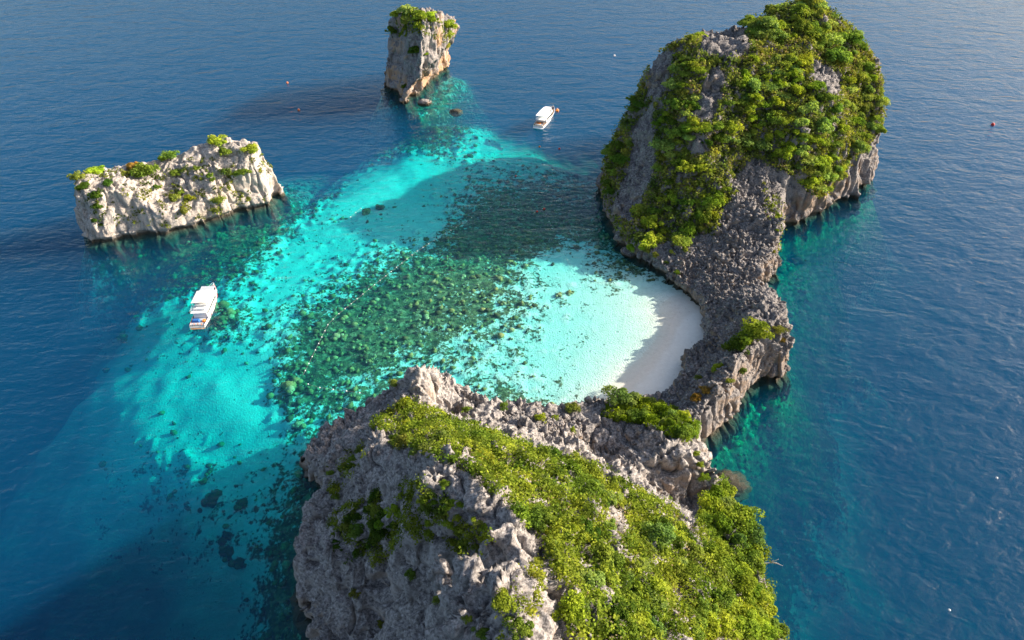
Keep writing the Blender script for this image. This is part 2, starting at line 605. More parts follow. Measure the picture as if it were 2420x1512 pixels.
def karst(me, amp=1.0, fine=1.0, flute=1.0, zcut=-7.5, sharp=1.0, tiny=0.0):
    """Fluted, pitted, sharp-topped limestone relief pushed along the normals, in two rounds."""
    co = get_co(me)
    no = get_no(me)
    up_ = np.clip(no[:, 2], 0, 1)
    s = np.array([1, 1, 0.28], np.float32)
    d = 1.5 * amp * fbm(co / 7.5, 2, 3) + (1 - up_) * amp * 1.3 * (0.35 - np.abs(fbm(co * np.array([1, 1, .35], np.float32) / 9.0, 2, 7)) * 2)
    fl = np.abs(pnoise(co * s / 2.9, 11))
    d += flute * (1 - up_ * 0.55) * 1.5 * (fl - 0.22)
    co = co + no * d[:, None]
    me.vertices.foreach_set("co", co.ravel())
    me.update()
    no = get_no(me)
    up_ = np.clip(no[:, 2], 0, 1)
    warp = np.stack([pnoise(co / 5.0, 71), pnoise(co / 5.0, 72), pnoise(co / 5.0, 73)], 1) * 1.1
    cw = co + warp
    rough = sstep(-0.35, 0.45, pnoise(co / 8.0, 51))
    b1 = np.abs(pnoise(cw * np.array([1, 1, .4], np.float32) / 1.9, 21))
    b2 = np.abs(pnoise(co * np.array([1, 1, .6], np.float32) / 0.85, 31))
    jag = sstep(-0.15, 0.35, pnoise(co / 6.0, 55)) * (0.35 + 0.65 * up_)          # sharp-edged here, rounded there
    b1 = b1 * (1 - jag) + (0.62 - 1.25 * b1) * jag
    b2 = b2 * (1 - jag) + (0.55 - 1.1 * b2) * jag
    b3 = 0.5 - np.abs(pnoise(co * np.array([1, 1, .6], np.float32) / 0.48, 33))
    d = fine * ((0.5 + 0.9 * rough) * 1.4 * (b1 - 0.2) + (0.2 + 0.75 * rough) * 0.75 * (b2 - 0.2) + tiny * (0.4 + rough) * (b3 - 0.3))
    # blade-like crests on the tops
    rd = 1 - np.abs(pnoise(cw * np.array([1, 1, .2], np.float32) / 1.5, 41))
    d += sharp * up_ * (0.5 + rough) * 1.25 * (rd ** 6 - 0.22)
    # deep cracks: long steep ones on walls, irregular ones elsewhere
    ck = 1 - np.abs(pnoise(cw * np.array([1, 1, .16], np.float32) / 4.2, 45))
    ck2 = 1 - np.abs(pnoise((cw + 3.1) * np.array([.55, 1, .55], np.float32) / 5.5, 46))
    d -= fine * (1.5 * ck ** 14 + 0.9 * ck2 ** 16)
    # bedding ledges on the walls
    led = np.abs(((co[:, 2] + 1.2 * pnoise(co / 12.0, 61)) / 2.3) % 1.0 - 0.5)
    d += (1 - up_) * 0.55 * fine * (led - 0.25) * sstep(-.2, .3, pnoise(co / 14.0, 63))
    # notch worn by the sea just above the waterline
    nz = sstep(-1.2, 0.2, co[:, 2]) * sstep(2.0, 1.0, co[:, 2])
    d -= nz * (1 - up_) * 1.5
    co = co + no * d[:, None]
    me.vertices.foreach_set("co", co.ravel().astype(np.float32))
    bm = bmesh.new()
    bm.from_mesh(me)
    bmesh.ops.delete(bm, geom=[v for v in bm.verts if v.co.z < zcut], context='VERTS')
    bm.to_mesh(me)
    bm.free()
    me.polygons.foreach_set("use_smooth", np.ones(len(me.polygons), bool))
    me.update()
    return me


def height_grid(poly, hp, x0, x1, y0, y1, step, k, wob=1.5, clipy=None, lump=0.0):
    xs = np.arange(x0, x1 + step, step)
    ys = np.arange(y0, y1 + step, step)
    X, Y = np.meshgrid(xs, ys)
    Pn = np.stack([X.ravel(), Y.ravel(), np.zeros(X.size)], 1)
    d = poly_sdf(X, Y, poly) + (wob * fbm(Pn / 9.0, 3, 77)).reshape(X.shape)
    P, Z = Hpts(hp)
    h = rbf(P, Z, X, Y, 0.4)
    if lump:
        ln = fbm(Pn / 8.5, 3, 91).reshape(X.shape)
        h = h + lump * (1.6 * ln + 0.9 * (0.25 - np.abs(pnoise(Pn / 5.0, 93)).reshape(X.shape))) * sstep(3, 12, h)
    Zg = np.minimum(np.maximum(h, 1.0), wall_profile(d, k))
    Zg = np.maximum(Zg, -9.0)
    if clipy:
        Zg = np.where((Y < clipy[0]) | (Y > clipy[1]), -9.0, Zg)
    return X, Y, Zg, d


print("setup", round(time.time() - T0, 1))
ISL = []
island = empty("rocky_island", up(1700, 700) + (0,))
tag(island, "large grey limestone island of two green headlands curving round the white beach", "island")


def land(name, poly, hp, box, step, k, voxel, mat, parent, clipy=None, wob=1.2, warp=None, lump=0.0, **kw):
    X, Y, Z, d = height_grid(poly, hp, *box, step, k, wob, clipy, lump)
    V, F = solid_from_height(X, Y, Z, -8.6, -9.0)
    me = remesh(name, V, F, voxel, warp)
    karst(me, **kw)
    me.name = name
    me.materials.clear()
    me.materials.append(mat)
    o = link(bpy.data.objects.new(name, me))
    if parent is not None:
        o.parent = parent
        o.matrix_parent_inverse = Matrix.Translation(-Vector(parent.location))
    ISL.append(o)
    print(name, len(me.polygons), round(time.time() - T0, 1))
    return o


def warp_front(co):
    """A scooped hollow under the crest of the near headland."""
    c = np.array([-8.5, 42.0, 31.0])
    q = (co - c) / np.array([7.0, 7.0, 8.0])
    f = np.clip(1 - (q ** 2).sum(1), 0, 1) ** 0.8
    return co + f[:, None] * np.array([4.2, -2.4, -0.8])


headland = land("headland", MAIN_POLY, MAIN_H, (20, 140, 166, 285), 0.6, 5.0, 0.5, M['rock'], island, clipy=(169, 400), lump=2.2, amp=1.2, fine=1.0, flute=1.3)
headland['label'] = "tall wooded headland behind the beach"
neck = land("rock_neck", MAIN_POLY, MAIN_H, (-2, 95, 84, 176), 0.45, 4.5, 0.24, M['rock'], island, tiny=0.4, clipy=(92, 173), lump=0.9, amp=0.6, fine=0.85, flute=0.8, wob=0.8, sharp=0.9)
neck['label'] = "low bare rock neck and stone ramp beside the beach"
front = land("headland", MAIN_POLY, MAIN_H, (-50, 65, -5, 120), 0.45, 5.0, 0.245, M['rock_near'], island, tiny=0.4, clipy=(14, 95.5), warp=warp_front, lump=1.3, amp=1.1, fine=0.95, flute=1.2, wob=0.8)
front['label'] = "nearest headland with rocky crest and green slope"
spike = land("rock_spur", MAIN_POLY, MAIN_H, (-45, 22, 90, 122), 0.4, 5.0, 0.2, M['rock_near'], island, tiny=0.4, clipy=(93, 130), lump=1.3, amp=0.8, fine=1.0, flute=1.3, wob=0.8)
spike['label'] = "jagged rock spur ending in a blunt pinnacle over the reef"


def warp_left(co):
    z = co[:, 2]
    return co


def warp_tower(co):
    """Top leans outwards over the sea on the right; the foot is undercut there."""
    c = np.array([-40.0, 312.0])
    z = co[:, 2]
    f = sstep(15, 2, z + (co[:, 0] - c[0]) * -0.5)       # undercut reaches higher on the right
    east = sstep(-8, 10, (co[:, 0] - c[0]) - 0.35 * (co[:, 1] - c[1]))
    co[:, 0] -= f * east * 8.0
    co[:, 1] += f * east * 5.0
    co[:, 0] += 1.3 + 0.11 * np.clip(z, 0, 40)
    return co


left_stack = land("sea_stack", LEFT_POLY, LEFT_H, (-145, -60, 168, 228), 0.5, 5.0, 0.36, M['rock_pale'], None, lump=1.3, amp=0.8, fine=0.75, flute=0.5, sharp=0.6, wob=0.6)
tag(left_stack, "long pale cream rock stack standing alone left of the lagoon", "sea stack", "rock stacks off the island")
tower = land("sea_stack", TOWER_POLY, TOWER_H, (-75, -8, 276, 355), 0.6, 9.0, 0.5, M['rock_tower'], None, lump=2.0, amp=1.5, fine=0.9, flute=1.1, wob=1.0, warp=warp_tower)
tag(tower, "tall square rock tower with undercut foot, farthest rock from the beach", "sea stack", "rock stacks off the island")

# ------------------------------------------------------------------ seabed and beach
DEPTH = [  # px, py, depth
    (750, 500, 3.8), (1000, 370, 3.8), (850, 450, 3.8), (900, 400, 4.2), (600, 900, 4.2), (450, 950, 5.2), (300, 800, 9), (350, 900, 7.5), (300, 680, 8), (250, 720, 10), (270, 800, 9), (300, 900, 8.5), (230, 870, 13), (300, 1000, 9.5), (400, 1080, 8), (330, 1130, 12), (200, 1010, 19), (190, 750, 18), (400, 690, 5.5), (550, 680, 4), (250, 1000, 14), (100, 700, 38), (100, 1000, 30), (300, 1100, 11), (500, 1090, 7.5), (650, 1080, 4.5), (640, 800, 4),
    (800, 750, 2.6), (1000, 650, 2.0), (1100, 750, 1.6), (700, 850, 3.2), (900, 600, 3.0), (1250, 700, 1.3), (1350, 750, 1.15), (1450, 800, 0.65), (1500, 830, 0.4), (1250, 850, 1.35), (1100, 880, 1.6), (950, 900, 2.2), (1300, 930, 1.0), (1400, 900, 0.6),
    (1618, 745, 0.0), (1592, 783, 0.0), (1572, 815, 0.0), (1542, 850, 0.0), (1500, 900, 0.0), (1425, 955, 0.08), (1555, 783, 0.25), (1535, 815, 0.22), (1500, 850, 0.22), (1455, 900, 0.2), (1645, 800, -1.5), (1615, 860, -1.3), (1570, 930, -1.2), (1655, 770, -1.3), (1640, 730, -0.2), (1550, 680, 0.5), (1500, 650, 0.8), (1595, 850, -0.8), (1500, 950, -0.6), (1622, 800, -0.8),
    (1400, 550, 2.6), (1300, 520, 3.0), (1200, 480, 3.5), (1100, 430, 4.5), (1350, 420, 6.5), (1400, 330, 16), (1450, 600, 1.6), (1350, 620, 1.3), (1200, 600, 2.0),
    (1000, 270, 5), (1080, 220, 12), (1200, 310, 7.5), (1290, 375, 6.5), (1220, 340, 6), (1150, 270, 10), (950, 300, 8), (900, 260, 20), (800, 325, 21), (700, 400, 11), (800, 400, 6.5), (760, 370, 11), (850, 350, 8), (900, 320, 9), (680, 380, 20), (1310, 285, 20), (1350, 250, 32), (1210, 190, 36), (800, 200, 42), (1120, 150, 30), (870, 180, 38),
    (450, 600, 5), (300, 600, 9), (690, 470, 6), (550, 560, 4.5), (200, 620, 18), (150, 550, 34), (300, 660, 10), (700, 560, 4.5), (180, 430, 40), (450, 300, 42), (650, 350, 32), (720, 440, 5),
    (600, 1200, 7), (500, 1200, 11), (650, 1350, 9), (450, 1350, 20), (250, 1400, 34), (100, 1300, 36), (700, 1480, 8), (600, 1500, 15), (350, 1200, 18), (200, 1200, 26), (680, 1180, 5),
    (1890, 700, 11), (1880, 610, 9), (1885, 950, 15), (1750, 1100, 15), (1990, 800, 24), (2100, 700, 38), (1820, 1150, 19), (1900, 1300, 26), (1950, 560, 12), (2050, 520, 18), (2200, 600, 42), (2000, 1000, 26), (2150, 1100, 38), (1950, 1450, 26), (1890, 800, 14), (1950, 700, 20),
    (2150, 400, 36), (2110, 300, 36), (1960, 900, 28), (1860, 1050, 23), (1720, 1160, 5), (1850, 1350, 22), (2100, 1400, 40), (1380, 240, 36), (1390, 430, 8),
    ('w', -150, 60, 42), ('w', -150, 150, 42), ('w', -160, 220, 44), ('w', 150, 60, 45), ('w', 160, 150, 45), ('w', 160, 250, 45), ('w', 0, 340, 45), ('w', -110, 320, 45), ('w', 0, -30, 40), ('w', 90, 300, 45), ('w', -60, 10, 40), ('w', 80, 0, 44), ('w', 20, 300, 40)]
REEF = [
    (800, 750, 1), (950, 680, 1), (1050, 700, .95), (1150, 650, .95), (700, 850, .9), (900, 850, .85), (1000, 800, .8), (1100, 800, .6), (750, 900, .9), (1200, 600, .9), (1250, 500, 1), (1150, 490, 1), (1350, 480, .9), (1100, 570, 1), (1270, 560, .9), (680, 930, .8), (850, 680, .85), (1060, 530, .8),
    (1250, 760, .42), (1200, 850, .4), (1100, 850, .45), (1300, 700, .4), (1200, 910, .5), (1290, 840, .25), (650, 760, .45), (700, 680, .35), (820, 590, .33), (620, 700, .28), (900, 560, .3), (760, 580, .3), (620, 800, .3), (680, 620, .2), (880, 500, .3),
    (1400, 780, .2), (1450, 700, .22), (1350, 850, .27), (1420, 830, .1), (850, 450, .03), (1000, 370, .05), (600, 950, .02), (450, 900, .05), (400, 690, .15), (700, 560, .12), (930, 500, .12), (1020, 520, .1), (950, 420, .05), (1500, 800, 0), (1420, 880, .03), (1560, 760, 0), (600, 860, .1), (620, 1000, .1),
    (530, 730, .95), (500, 700, .3), (560, 790, .2),
    (450, 600, 1), (350, 600, .95), (550, 570, 1), (640, 520, .95), (700, 460, .75), (300, 620, .85), (250, 610, .8), (600, 610, .5), (480, 650, .5), (710, 490, .4),
    (1000, 270, .85), (950, 280, .9), (1050, 320, .6), (1100, 370, .35), (1000, 315, .8), (940, 330, .3), (1075, 205, .8), (1100, 240, .5), (1160, 310, .1),
    (1450, 650, .55), (1400, 560, .7), (1330, 600, .1), (1300, 640, .15), (1480, 640, .6), (1430, 600, .6), (1530, 690, .1),
    (650, 1150, .55), (650, 1350, .9), (700, 1250, .95), (600, 1180, .45), (560, 1250, .35), (500, 1180, .45), (710, 1050, .45), (380, 1060, .5), (330, 1045, .45), (300, 900, .05), (760, 1010, .6), (680, 1450, .9), (740, 1080, .8), (560, 1090, .3), (480, 1300, .1), (450, 1100, .2),
    (850, 930, .6), (960, 840, .6), (1100, 930, .6), (1200, 940, .75), (1300, 930, .35), (880, 900, .55), (800, 960, .55), (1020, 880, .35), (660, 970, .35), (700, 1000, .4),
    (1890, 610, 1.3), (1880, 700, 1.1), (1870, 950, 1.3), (1720, 1160, 1.3), (1800, 1100, 1.2), (1960, 560, 1.2), (1900, 800, 1.2), (1960, 700, 1.2), (1780, 1000, 1.3), (1760, 1050, 1.3), (1850, 1050, 1.3), (1850, 1300, 1.3), (1900, 1420, 1.3), (2040, 500, 1.2), (1920, 560, 1.2), (2000, 850, 1.2),
    (100, 700, .1), (100, 1200, .1), (2200, 900, .1), (1300, 250, .1), (700, 250, .1)]

def axis(lo, hi, step, far):
    a = np.arange(lo, hi + step, step)
    o = []
    s, x = step, hi
    while x < far:
        s *= 1.35
        x += s
        o.append(x)
    i, s, x = [], step, lo
    while x > -far:
        s *= 1.35
        x -= s
        i.append(x)
    return np.concatenate([i[::-1], a, o])


xs = axis(-135, 110, 0.62, 4200)
ys = axis(44, 345, 0.66, 4200)
SX, SY = np.meshgrid(xs, ys)
P, Dv = Hpts([(p[0], p[1], 0) if p[0] != 'w' else ('w', p[1], p[2], 0) for p in DEPTH])
Dv = [p[3] if p[0] == 'w' else p[2] for p in DEPTH]
sq = np.sign(Dv) * np.sqrt(np.abs(Dv))
_Q = np.stack([SX.ravel(), SY.ravel(), np.zeros(SX.size)], 1)
_in = sstep(260, 150, np.hypot(SX, SY - 170))
_wx = (26.0 * fbm(_Q / 30.0, 4, 16)).reshape(SX.shape) * _in
_wy = (26.0 * fbm(_Q / 30.0, 4, 19)).reshape(SX.shape) * _in
_keep = sstep(0, 1, np.hypot((SX - 38) / 34.0, (SY - 135) / 34.0) - 0.8)      # the cove and its beach keep their traced shape
WX, WY = SX + _wx * _keep, SY + _wy * _keep
q = rbf(P, sq, WX, WY, 1.0)
depth = np.sign(q) * q * q


def blur(A, sig):
    k = np.arange(-int(3 * sig), int(3 * sig) + 1)
    w = np.exp(-k * k / (2 * sig * sig))
    w /= w.sum()
    for ax in (0, 1):
        pad = [(0, 0), (0, 0)]
        pad[ax] = (len(k) // 2, len(k) // 2)
        B = np.pad(A, pad, mode='edge')
        A = sum(wi * np.take(B, np.arange(i, i + A.shape[ax]), ax) for i, wi in enumerate(w))
    return A


_n = fbm(_Q / 22.0, 3, 15).reshape(SX.shape)
db = blur(depth, 13)
fdeep = sstep(2.0, 6.0, db)
depth = blur(depth, 2.5) * (1 - fdeep) + db * fdeep
depth = np.where(depth > 0, depth * (1 + 0.45 * _n * sstep(1, 5, depth)), depth)
dm = poly_sdf(SX, SY, MAIN_POLY)
dl = poly_sdf(SX, SY, LEFT_POLY)
dt = poly_sdf(SX, SY, TOWER_POLY)
dshore = np.maximum.reduce([dm, dl, dt])
depth = np.where(depth > 0, np.minimum(depth, 5.0 + 1.8 * np.maximum(-dshore, 0)), depth)
depth = np.minimum(depth, 46)
for j in range(1, len(ys)):                       # drop-offs facing away from the beach are long slopes, not walls
    if 185 < ys[j] < 420:
        depth[j] = np.where(depth[j - 1] > 1.5, np.minimum(depth[j], depth[j - 1] + 0.34 * (ys[j] - ys[j - 1])), depth[j])
R0, Rv = Hpts([(p[0], p[1], 0) for p in REEF])
reef = np.clip(rbf(R0, [p[2] for p in REEF], SX + 0.2 * _wx * _keep, SY + 0.2 * _wy * _keep, 0.5), 0, 1.4)
reef *= sstep(40, 22, depth) * sstep(0.25, 0.7, depth)
Pn = np.stack([SX.ravel(), SY.ravel(), np.zeros(SX.size)], 1)
near = (np.abs(SX) < 170) & (SY < 330) & (SY > 20)
bumpn = np.where(near.ravel(), 0.35 * fbm(Pn / 4.0, 3, 5) * 1.0, 0).reshape(SX.shape)
wet = sstep(0.2, 2.0, depth)
patch = np.where(near.ravel(), fbm(Pn / 3.2, 3, 9), 0).reshape(SX.shape)
cover = sstep(-0.12, 0.12, patch * 0.8 + (reef - 0.45) * 1.25)
SZ = -(depth) + bumpn * wet * 0.8 + cover * np.minimum(depth, 4) * 0.16 * (0.6 + 0.8 * (patch > 0))
SZ = np.where((dshore > 6), np.minimum(SZ, -3.0), SZ)

m, nt, out = new_mat("seabed_sand_and_reef")
g = N(nt)
p = g.pos()
a = g.attr("reef").outputs['Fac']
n1 = g.noise(p, 0.3, 5, 0.65)
n2 = g.noise(p, 1.1, 4, 0.6)
nn = g.math('ADD', g.math('MULTIPLY', n1, 0.55), g.math('MULTIPLY', n2, 0.45))
cov = g.maprange(g.math('ADD', a, g.math('MULTIPLY', g.math('SUBTRACT', nn, 0.5), 3.4)), 0.42, 0.70)
sandc = g.ramp(g.noise(p, 0.6, 5, 0.7), [(0.3, (0.69, 0.645, 0.55)), (0.7, (0.82, 0.78, 0.69))])
vor = g.voro(p, 0.9, 'F1', 'Color')
sepc = g.node("ShaderNodeSeparateColor")
nt.links.new(vor, sepc.inputs[0])
reefc = g.ramp(sepc.outputs[0], [(0.0, (0.10, 0.10, 0.045)), (0.45, (0.18, 0.17, 0.07)), (0.75, (0.27, 0.235, 0.10)), (1.0, (0.40, 0.34, 0.17))])
reefc = g.mix(g.maprange(n2, 0.35, 0.7, 0.0, 0.75), reefc, (0.035, 0.03, 0.02))
colr = g.mix(cov, sandc, reefc)
h = g.math('ADD', g.noise(p, 2.5, 4), g.math('MULTIPLY', cov, 0.6))
g.principled(out, colr, 0.95, 0.1, g.bump(h, 0.3, 0.8))
M['seabed'] = m

m, nt, out = new_mat("beach_sand")
g = N(nt)
p = g.pos()
sp = g.node("ShaderNodeSeparateXYZ")
nt.links.new(p, sp.inputs[0])
dry = g.maprange(g.math('ADD', sp.outputs[2], g.math('MULTIPLY', g.noise(p, 0.5, 3), 0.18)), 0.14, 0.3)
sandc = g.ramp(g.noise(p, 0.9, 6, 0.7), [(0.3, (0.74, 0.68, 0.59)), (0.7, (0.82, 0.765, 0.675))])
wetc = g.mix(1.0, sandc, (0.9, 0.88, 0.85), 'MULTIPLY')
debris = g.maprange(g.voro(p, 0.45), 0.10, 0.05)
c = g.mix(dry, wetc, sandc)
c = g.mix(g.math('MULTIPLY', debris, 0.35), c, (0.25, 0.19, 0.13))
g.principled(out, c, 0.9, 0.2, g.bump(g.noise(p, 1.2, 5, 0.7), 0.12, 0.7))
M['beach'] = m

ny, nx = SX.shape
SV = np.stack([SX.ravel(), SY.ravel(), SZ.ravel()], 1)
idx = np.arange(ny * nx).reshape(ny, nx)
SF = np.stack([idx[:-1, :-1].ravel(), idx[:-1, 1:].ravel(), idx[1:, 1:].ravel(), idx[1:, :-1].ravel()], 1)
fz = SV[SF, 2].max(1)
fx, fy = SV[SF, 0].mean(1), SV[SF, 1].mean(1)
is_beach = (fz > -0.12) & (fx > 5) & (fx < 60) & (fy > 100) & (fy < 165)


def sub_mesh(name, F, mat):
    used = np.unique(F)
    rm = np.zeros(len(SV), np.int64)
    rm[used] = np.arange(len(used))
    me = mesh_np(name, SV[used], rm[F], mat, True)
    at = me.attributes.new("reef", 'FLOAT', 'POINT')
    at.data.foreach_set("value", reef.ravel()[used].astype(np.float32))
    return link(bpy.data.objects.new(name, me))


seabed = sub_mesh("seabed", SF[~is_beach], M['seabed'])
tag(seabed, kind='structure')
beach = sub_mesh("beach", SF[is_beach], M['beach'])
tag(beach, kind='structure')
print("seabed", len(SF), round(time.time() - T0, 1))

# ------------------------------------------------------------------ sea
m, nt, out = new_mat("sea_water")
g = N(nt)
p = g.pos()
pw = g.mapping(p, (0.75, 1.35, 1), (0, 0, math.radians(-14)))
w1 = g.noise(pw, 0.085, 3, 0.55, 0.6)
w2 = g.noise(pw, 0.38, 2.5, 0.5, 0.5)
w3 = g.noise(g.mapping(p, (0.9, 1.2, 1), (0, 0, math.radians(20))), 1.7, 3, 0.6)
hh = g.math('ADD', g.math('MULTIPLY', w1, 0.9), g.math('ADD', g.math('MULTIPLY', w2, 0.4), g.math('MULTIPLY', w3, 0.03)))
nrm = g.bump(hh, 1.0, 1.0)
fr = g.node("ShaderNodeFresnel")
bf = g.node("ShaderNodeNewGeometry").outputs['Backfacing']
g.set(fr.inputs[0], g.math('ADD', 1.34, g.math('MULTIPLY', bf, 1 / 1.34 - 1.34)))     # the same reflectance seen from either side
nt.links.new(nrm, fr.inputs['Normal'])
tr = g.node("ShaderNodeBsdfTransparent")
gl = g.node("ShaderNodeBsdfGlossy")
gl.inputs['Roughness'].default_value = 0.1
nt.links.new(nrm, gl.inputs['Normal'])
mx = g.node("ShaderNodeMixShader")
nt.links.new(fr.outputs[0], mx.inputs[0])
nt.links.new(tr.outputs[0], mx.inputs[1])
nt.links.new(gl.outputs[0], mx.inputs[2])
nt.links.new(mx.outputs[0], out.inputs[0])
vs = g.node("ShaderNodeVolumeScatter")
vs.inputs['Color'].default_value = (0.005, 0.188, 0.46, 1)
vs.inputs['Density'].default_value = 0.025
vs.inputs['Anisotropy'].default_value = 0.0
va = g.node("ShaderNodeVolumeAbsorption")
va.inputs['Color'].default_value = (0.0, 0.908, 0.925, 1)
va.inputs['Density'].default_value = 0.30
av = g.node("ShaderNodeAddShader")
nt.links.new(vs.outputs[0], av.inputs[0])
nt.links.new(va.outputs[0], av.inputs[1])
nt.links.new(av.outputs[0], out.inputs['Volume'])
m.cycles.homogeneous_volume = True
M['sea'] = m
mb = MB()
mb.box(-4100, 4100, -4100, 4100, -60, 0)
sea = mb.build("sea", M['sea'])
tag(sea, kind='structure')

# ------------------------------------------------------------------ placing things on the rock
bpy.context.view_layer.update()
CAMV = Vector((0, 0, CAM_H))


def cast(o, origin, d):
    mi = o.matrix_world.inverted()
    ok, loc, no, _ = o.ray_cast(mi @ origin, (mi.to_3x3() @ d).normalized())
    return (o.matrix_world @ loc, (o.matrix_world.to_3x3() @ no).normalized()) if ok else None


def hit(px, py):
    d = ray(px, py)
    best = None
    for o in ISL:
        h = cast(o, CAMV, d)
        if h and (best is None or (h[0] - CAMV).length < (best[0] - CAMV).length):
            best = (*h, o)
    return best


def inpoly(px, py, poly):
    return poly_sdf(np.asarray(px, float), np.asarray(py, float), poly) > 0


# ------------------------------------------------------------------ foliage
def leaf_quads(Cn, Nn, size, r):
    """Leaf sprays: one bent-free quad at each centre, normal Nn, random spin."""
    n = len(Cn)
    a = r.normal(size=(n, 3))
    u = np.cross(Nn, a)
    u /= np.linalg.norm(u, axis=1)[:, None] + 1e-9
    w = np.cross(Nn, u)
    s = (size * (0.6 + 0.8 * r.random(n)))[:, None]
    asp = (0.55 + 0.4 * r.random(n))[:, None]
    V = np.stack([Cn - u * s, Cn - w * s * asp, Cn + u * s, Cn + w * s * asp], 1).reshape(-1, 3)
    F = np.arange(4 * n).reshape(n, 4)
    return V, F


def leaf_mesh(name, V, F, shade):
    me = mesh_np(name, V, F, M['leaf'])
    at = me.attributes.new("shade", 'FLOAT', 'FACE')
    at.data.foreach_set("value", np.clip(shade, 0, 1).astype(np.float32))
    return me


def crown_mesh(name, seed, lobes, leaves, leaf, flat=0.72, open_=0.25):
    r = np.random.default_rng(seed)
    L = []
    for k in range(lobes):
        t, ph = r.random() * 6.283, math.asin(r.random() ** 0.8)
        rad = 0.3 + 0.55 * r.random()
        L.append((rad * math.cos(ph) * math.cos(t), rad * math.cos(ph) * math.sin(t), flat * (rad * math.sin(ph) + 0.05), 0.16 + 0.26 * r.random(), r.random()))
    L.append((0, 0, 0.25, 0.5, 0.4))
    L = np.array(L)
    k = r.integers(0, len(L), leaves)
    d = r.normal(size=(leaves, 3))
    d /= np.linalg.norm(d, axis=1)[:, None]
    d[:, 2] = np.where(d[:, 2] < -0.35, -d[:, 2], d[:, 2])
    rad = L[k, 3] * (1 - open_ * r.random(leaves) ** 1.5)
    Cn = L[k, :3] + d * rad[:, None] * np.array([1, 1, 0.85])
    Nn = d + 0.6 * r.normal(size=(leaves, 3)) + np.array([0, 0, 0.35])
    Nn /= np.linalg.norm(Nn, axis=1)[:, None]
    V, F = leaf_quads(Cn, Nn, leaf, r)
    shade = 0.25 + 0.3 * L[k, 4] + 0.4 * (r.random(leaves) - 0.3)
    return leaf_mesh(name, V, F, shade)


CROWN_FAR = [crown_mesh("tree_crown", 100 + i, 9 + 3 * (i % 5), 2000, 0.062, 0.55 + 0.1 * (i % 4), 0.45) for i in range(10)]
CROWN_NEAR = [crown_mesh("shrub_crown", 200 + i, 8 + 3 * (i % 5), 2200, 0.058, 0.55 + 0.1 * (i % 3), 0.45) for i in range(10)]


def trunk_mesh(name, seed, h=1.0):
    r = random.Random(seed)
    mb = MB()
    lean = (r.uniform(-.1, .1), r.uniform(-.1, .1))
    mb.tube([(0, 0, -0.5), (lean[0] * .5, lean[1] * .5, 0.0), (lean[0], lean[1], 0.3)], [0.075, 0.06, 0.045], 6)
    for k in range(4):
        t = k * 1.57 + r.uniform(-.4, .4)
        q = r.uniform(0.3, 0.5)
        mb.tube([(lean[0], lean[1], 0.22), (lean[0] + q * .6 * math.cos(t), lean[1] + q * .6 * math.sin(t), 0.3), (lean[0] + q * math.cos(t), lean[1] + q * math.sin(t), 0.48)], [0.035, 0.022, 0.01], 4)
    return mb.mesh(name, M['bark'], True)


TRUNKS = [trunk_mesh("trunk", 50 + i) for i in range(5)]

TONE = {  # base colours of the foliage
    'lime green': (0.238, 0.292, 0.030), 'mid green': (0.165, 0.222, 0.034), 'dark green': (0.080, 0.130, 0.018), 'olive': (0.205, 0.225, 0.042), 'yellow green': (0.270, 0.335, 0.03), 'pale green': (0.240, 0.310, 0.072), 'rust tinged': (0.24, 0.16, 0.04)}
BIG = {'stack': 1.4, 'tower': 1.4, 'neck': 1.2}
PLANTS = []     # (object, zone, tone, size word, px)
PTS = []


def plant(px, py, r, tone, zone, noun, near=False, lift=0.35, label=None, check=True):
    h = next((q for q in (hit(px, py + dy) for dy in (0, 5, 10, 16, 22)) if q), None)
    if h is None:
        return None
    loc, no, o = h
    if loc.z < 1.0:
        return None
    for (q, rq) in PTS:
        if check and (q - loc).length < 0.52 * (r + rq):
            return None
    PTS.append((loc.copy(), r))
    e = empty('tree' if noun == 'tree' else 'shrub', loc + Vector((no.x, no.y, 0)) * r * 0.25 + Vector((0, 0, r * lift * 0.3)), random.uniform(0, 6.28))
    r *= BIG.get(zone, 1.0 if near else 1.35)
    e.scale = (r * random.uniform(.8, 1.25), r * random.uniform(.8, 1.25), r * random.uniform(.7, 1.2))
    cm = bpy.data.objects.new('crown', random.choice(CROWN_NEAR if near else CROWN_FAR))
    link(cm, e)
    j = random.uniform(0.82, 1.2) * (1.0 if near else 1.38)
    c = TONE[tone]
    cm.color = (c[0] * j * random.uniform(.9, 1.12), c[1] * j, c[2] * j, 1)
    tm = bpy.data.objects.new('trunk' if noun == 'tree' else 'stem', random.choice(TRUNKS))
    link(tm, e)
    e['category'] = noun
    if label:
        e['label'] = label
    else:
        PLANTS.append((e, zone, tone, r, px, py, noun))
    return e


def scatter(poly, n, rr, tones, zone, noun, near=False):
    P = np.asarray(poly, float)
    lo, hi = P.min(0), P.max(0)
    got = tries = 0
    while got < n and tries < n * 14:
        tries += 1
        x, y = random.uniform(lo[0], hi[0]), random.uniform(lo[1], hi[1])
        if not inpoly(x, y, poly) or any(inpoly(x, y, q) for q in H_HOLES):
            continue
        r = random.uniform(*rr)
        if plant(x, y, r, random.choice(tones), zone, noun, near):
            got += 1


H_HOLES = [[(1660, 82), (1770, 88), (1768, 135), (1700, 138), (1650, 122)], [(1680, 160), (1718, 172), (1685, 290), (1628, 278)], [(1495, 300), (1545, 240), (1550, 400), (1495, 530), (1440, 500), (1485, 400)], [(1915, 135), (1990, 180), (1980, 235), (1925, 205)], [(1540, 130), (1595, 120), (1570, 230), (1530, 240)], [(1630, 320), (1670, 320), (1665, 370), (1625, 365)]]      # bare rock on the far headland


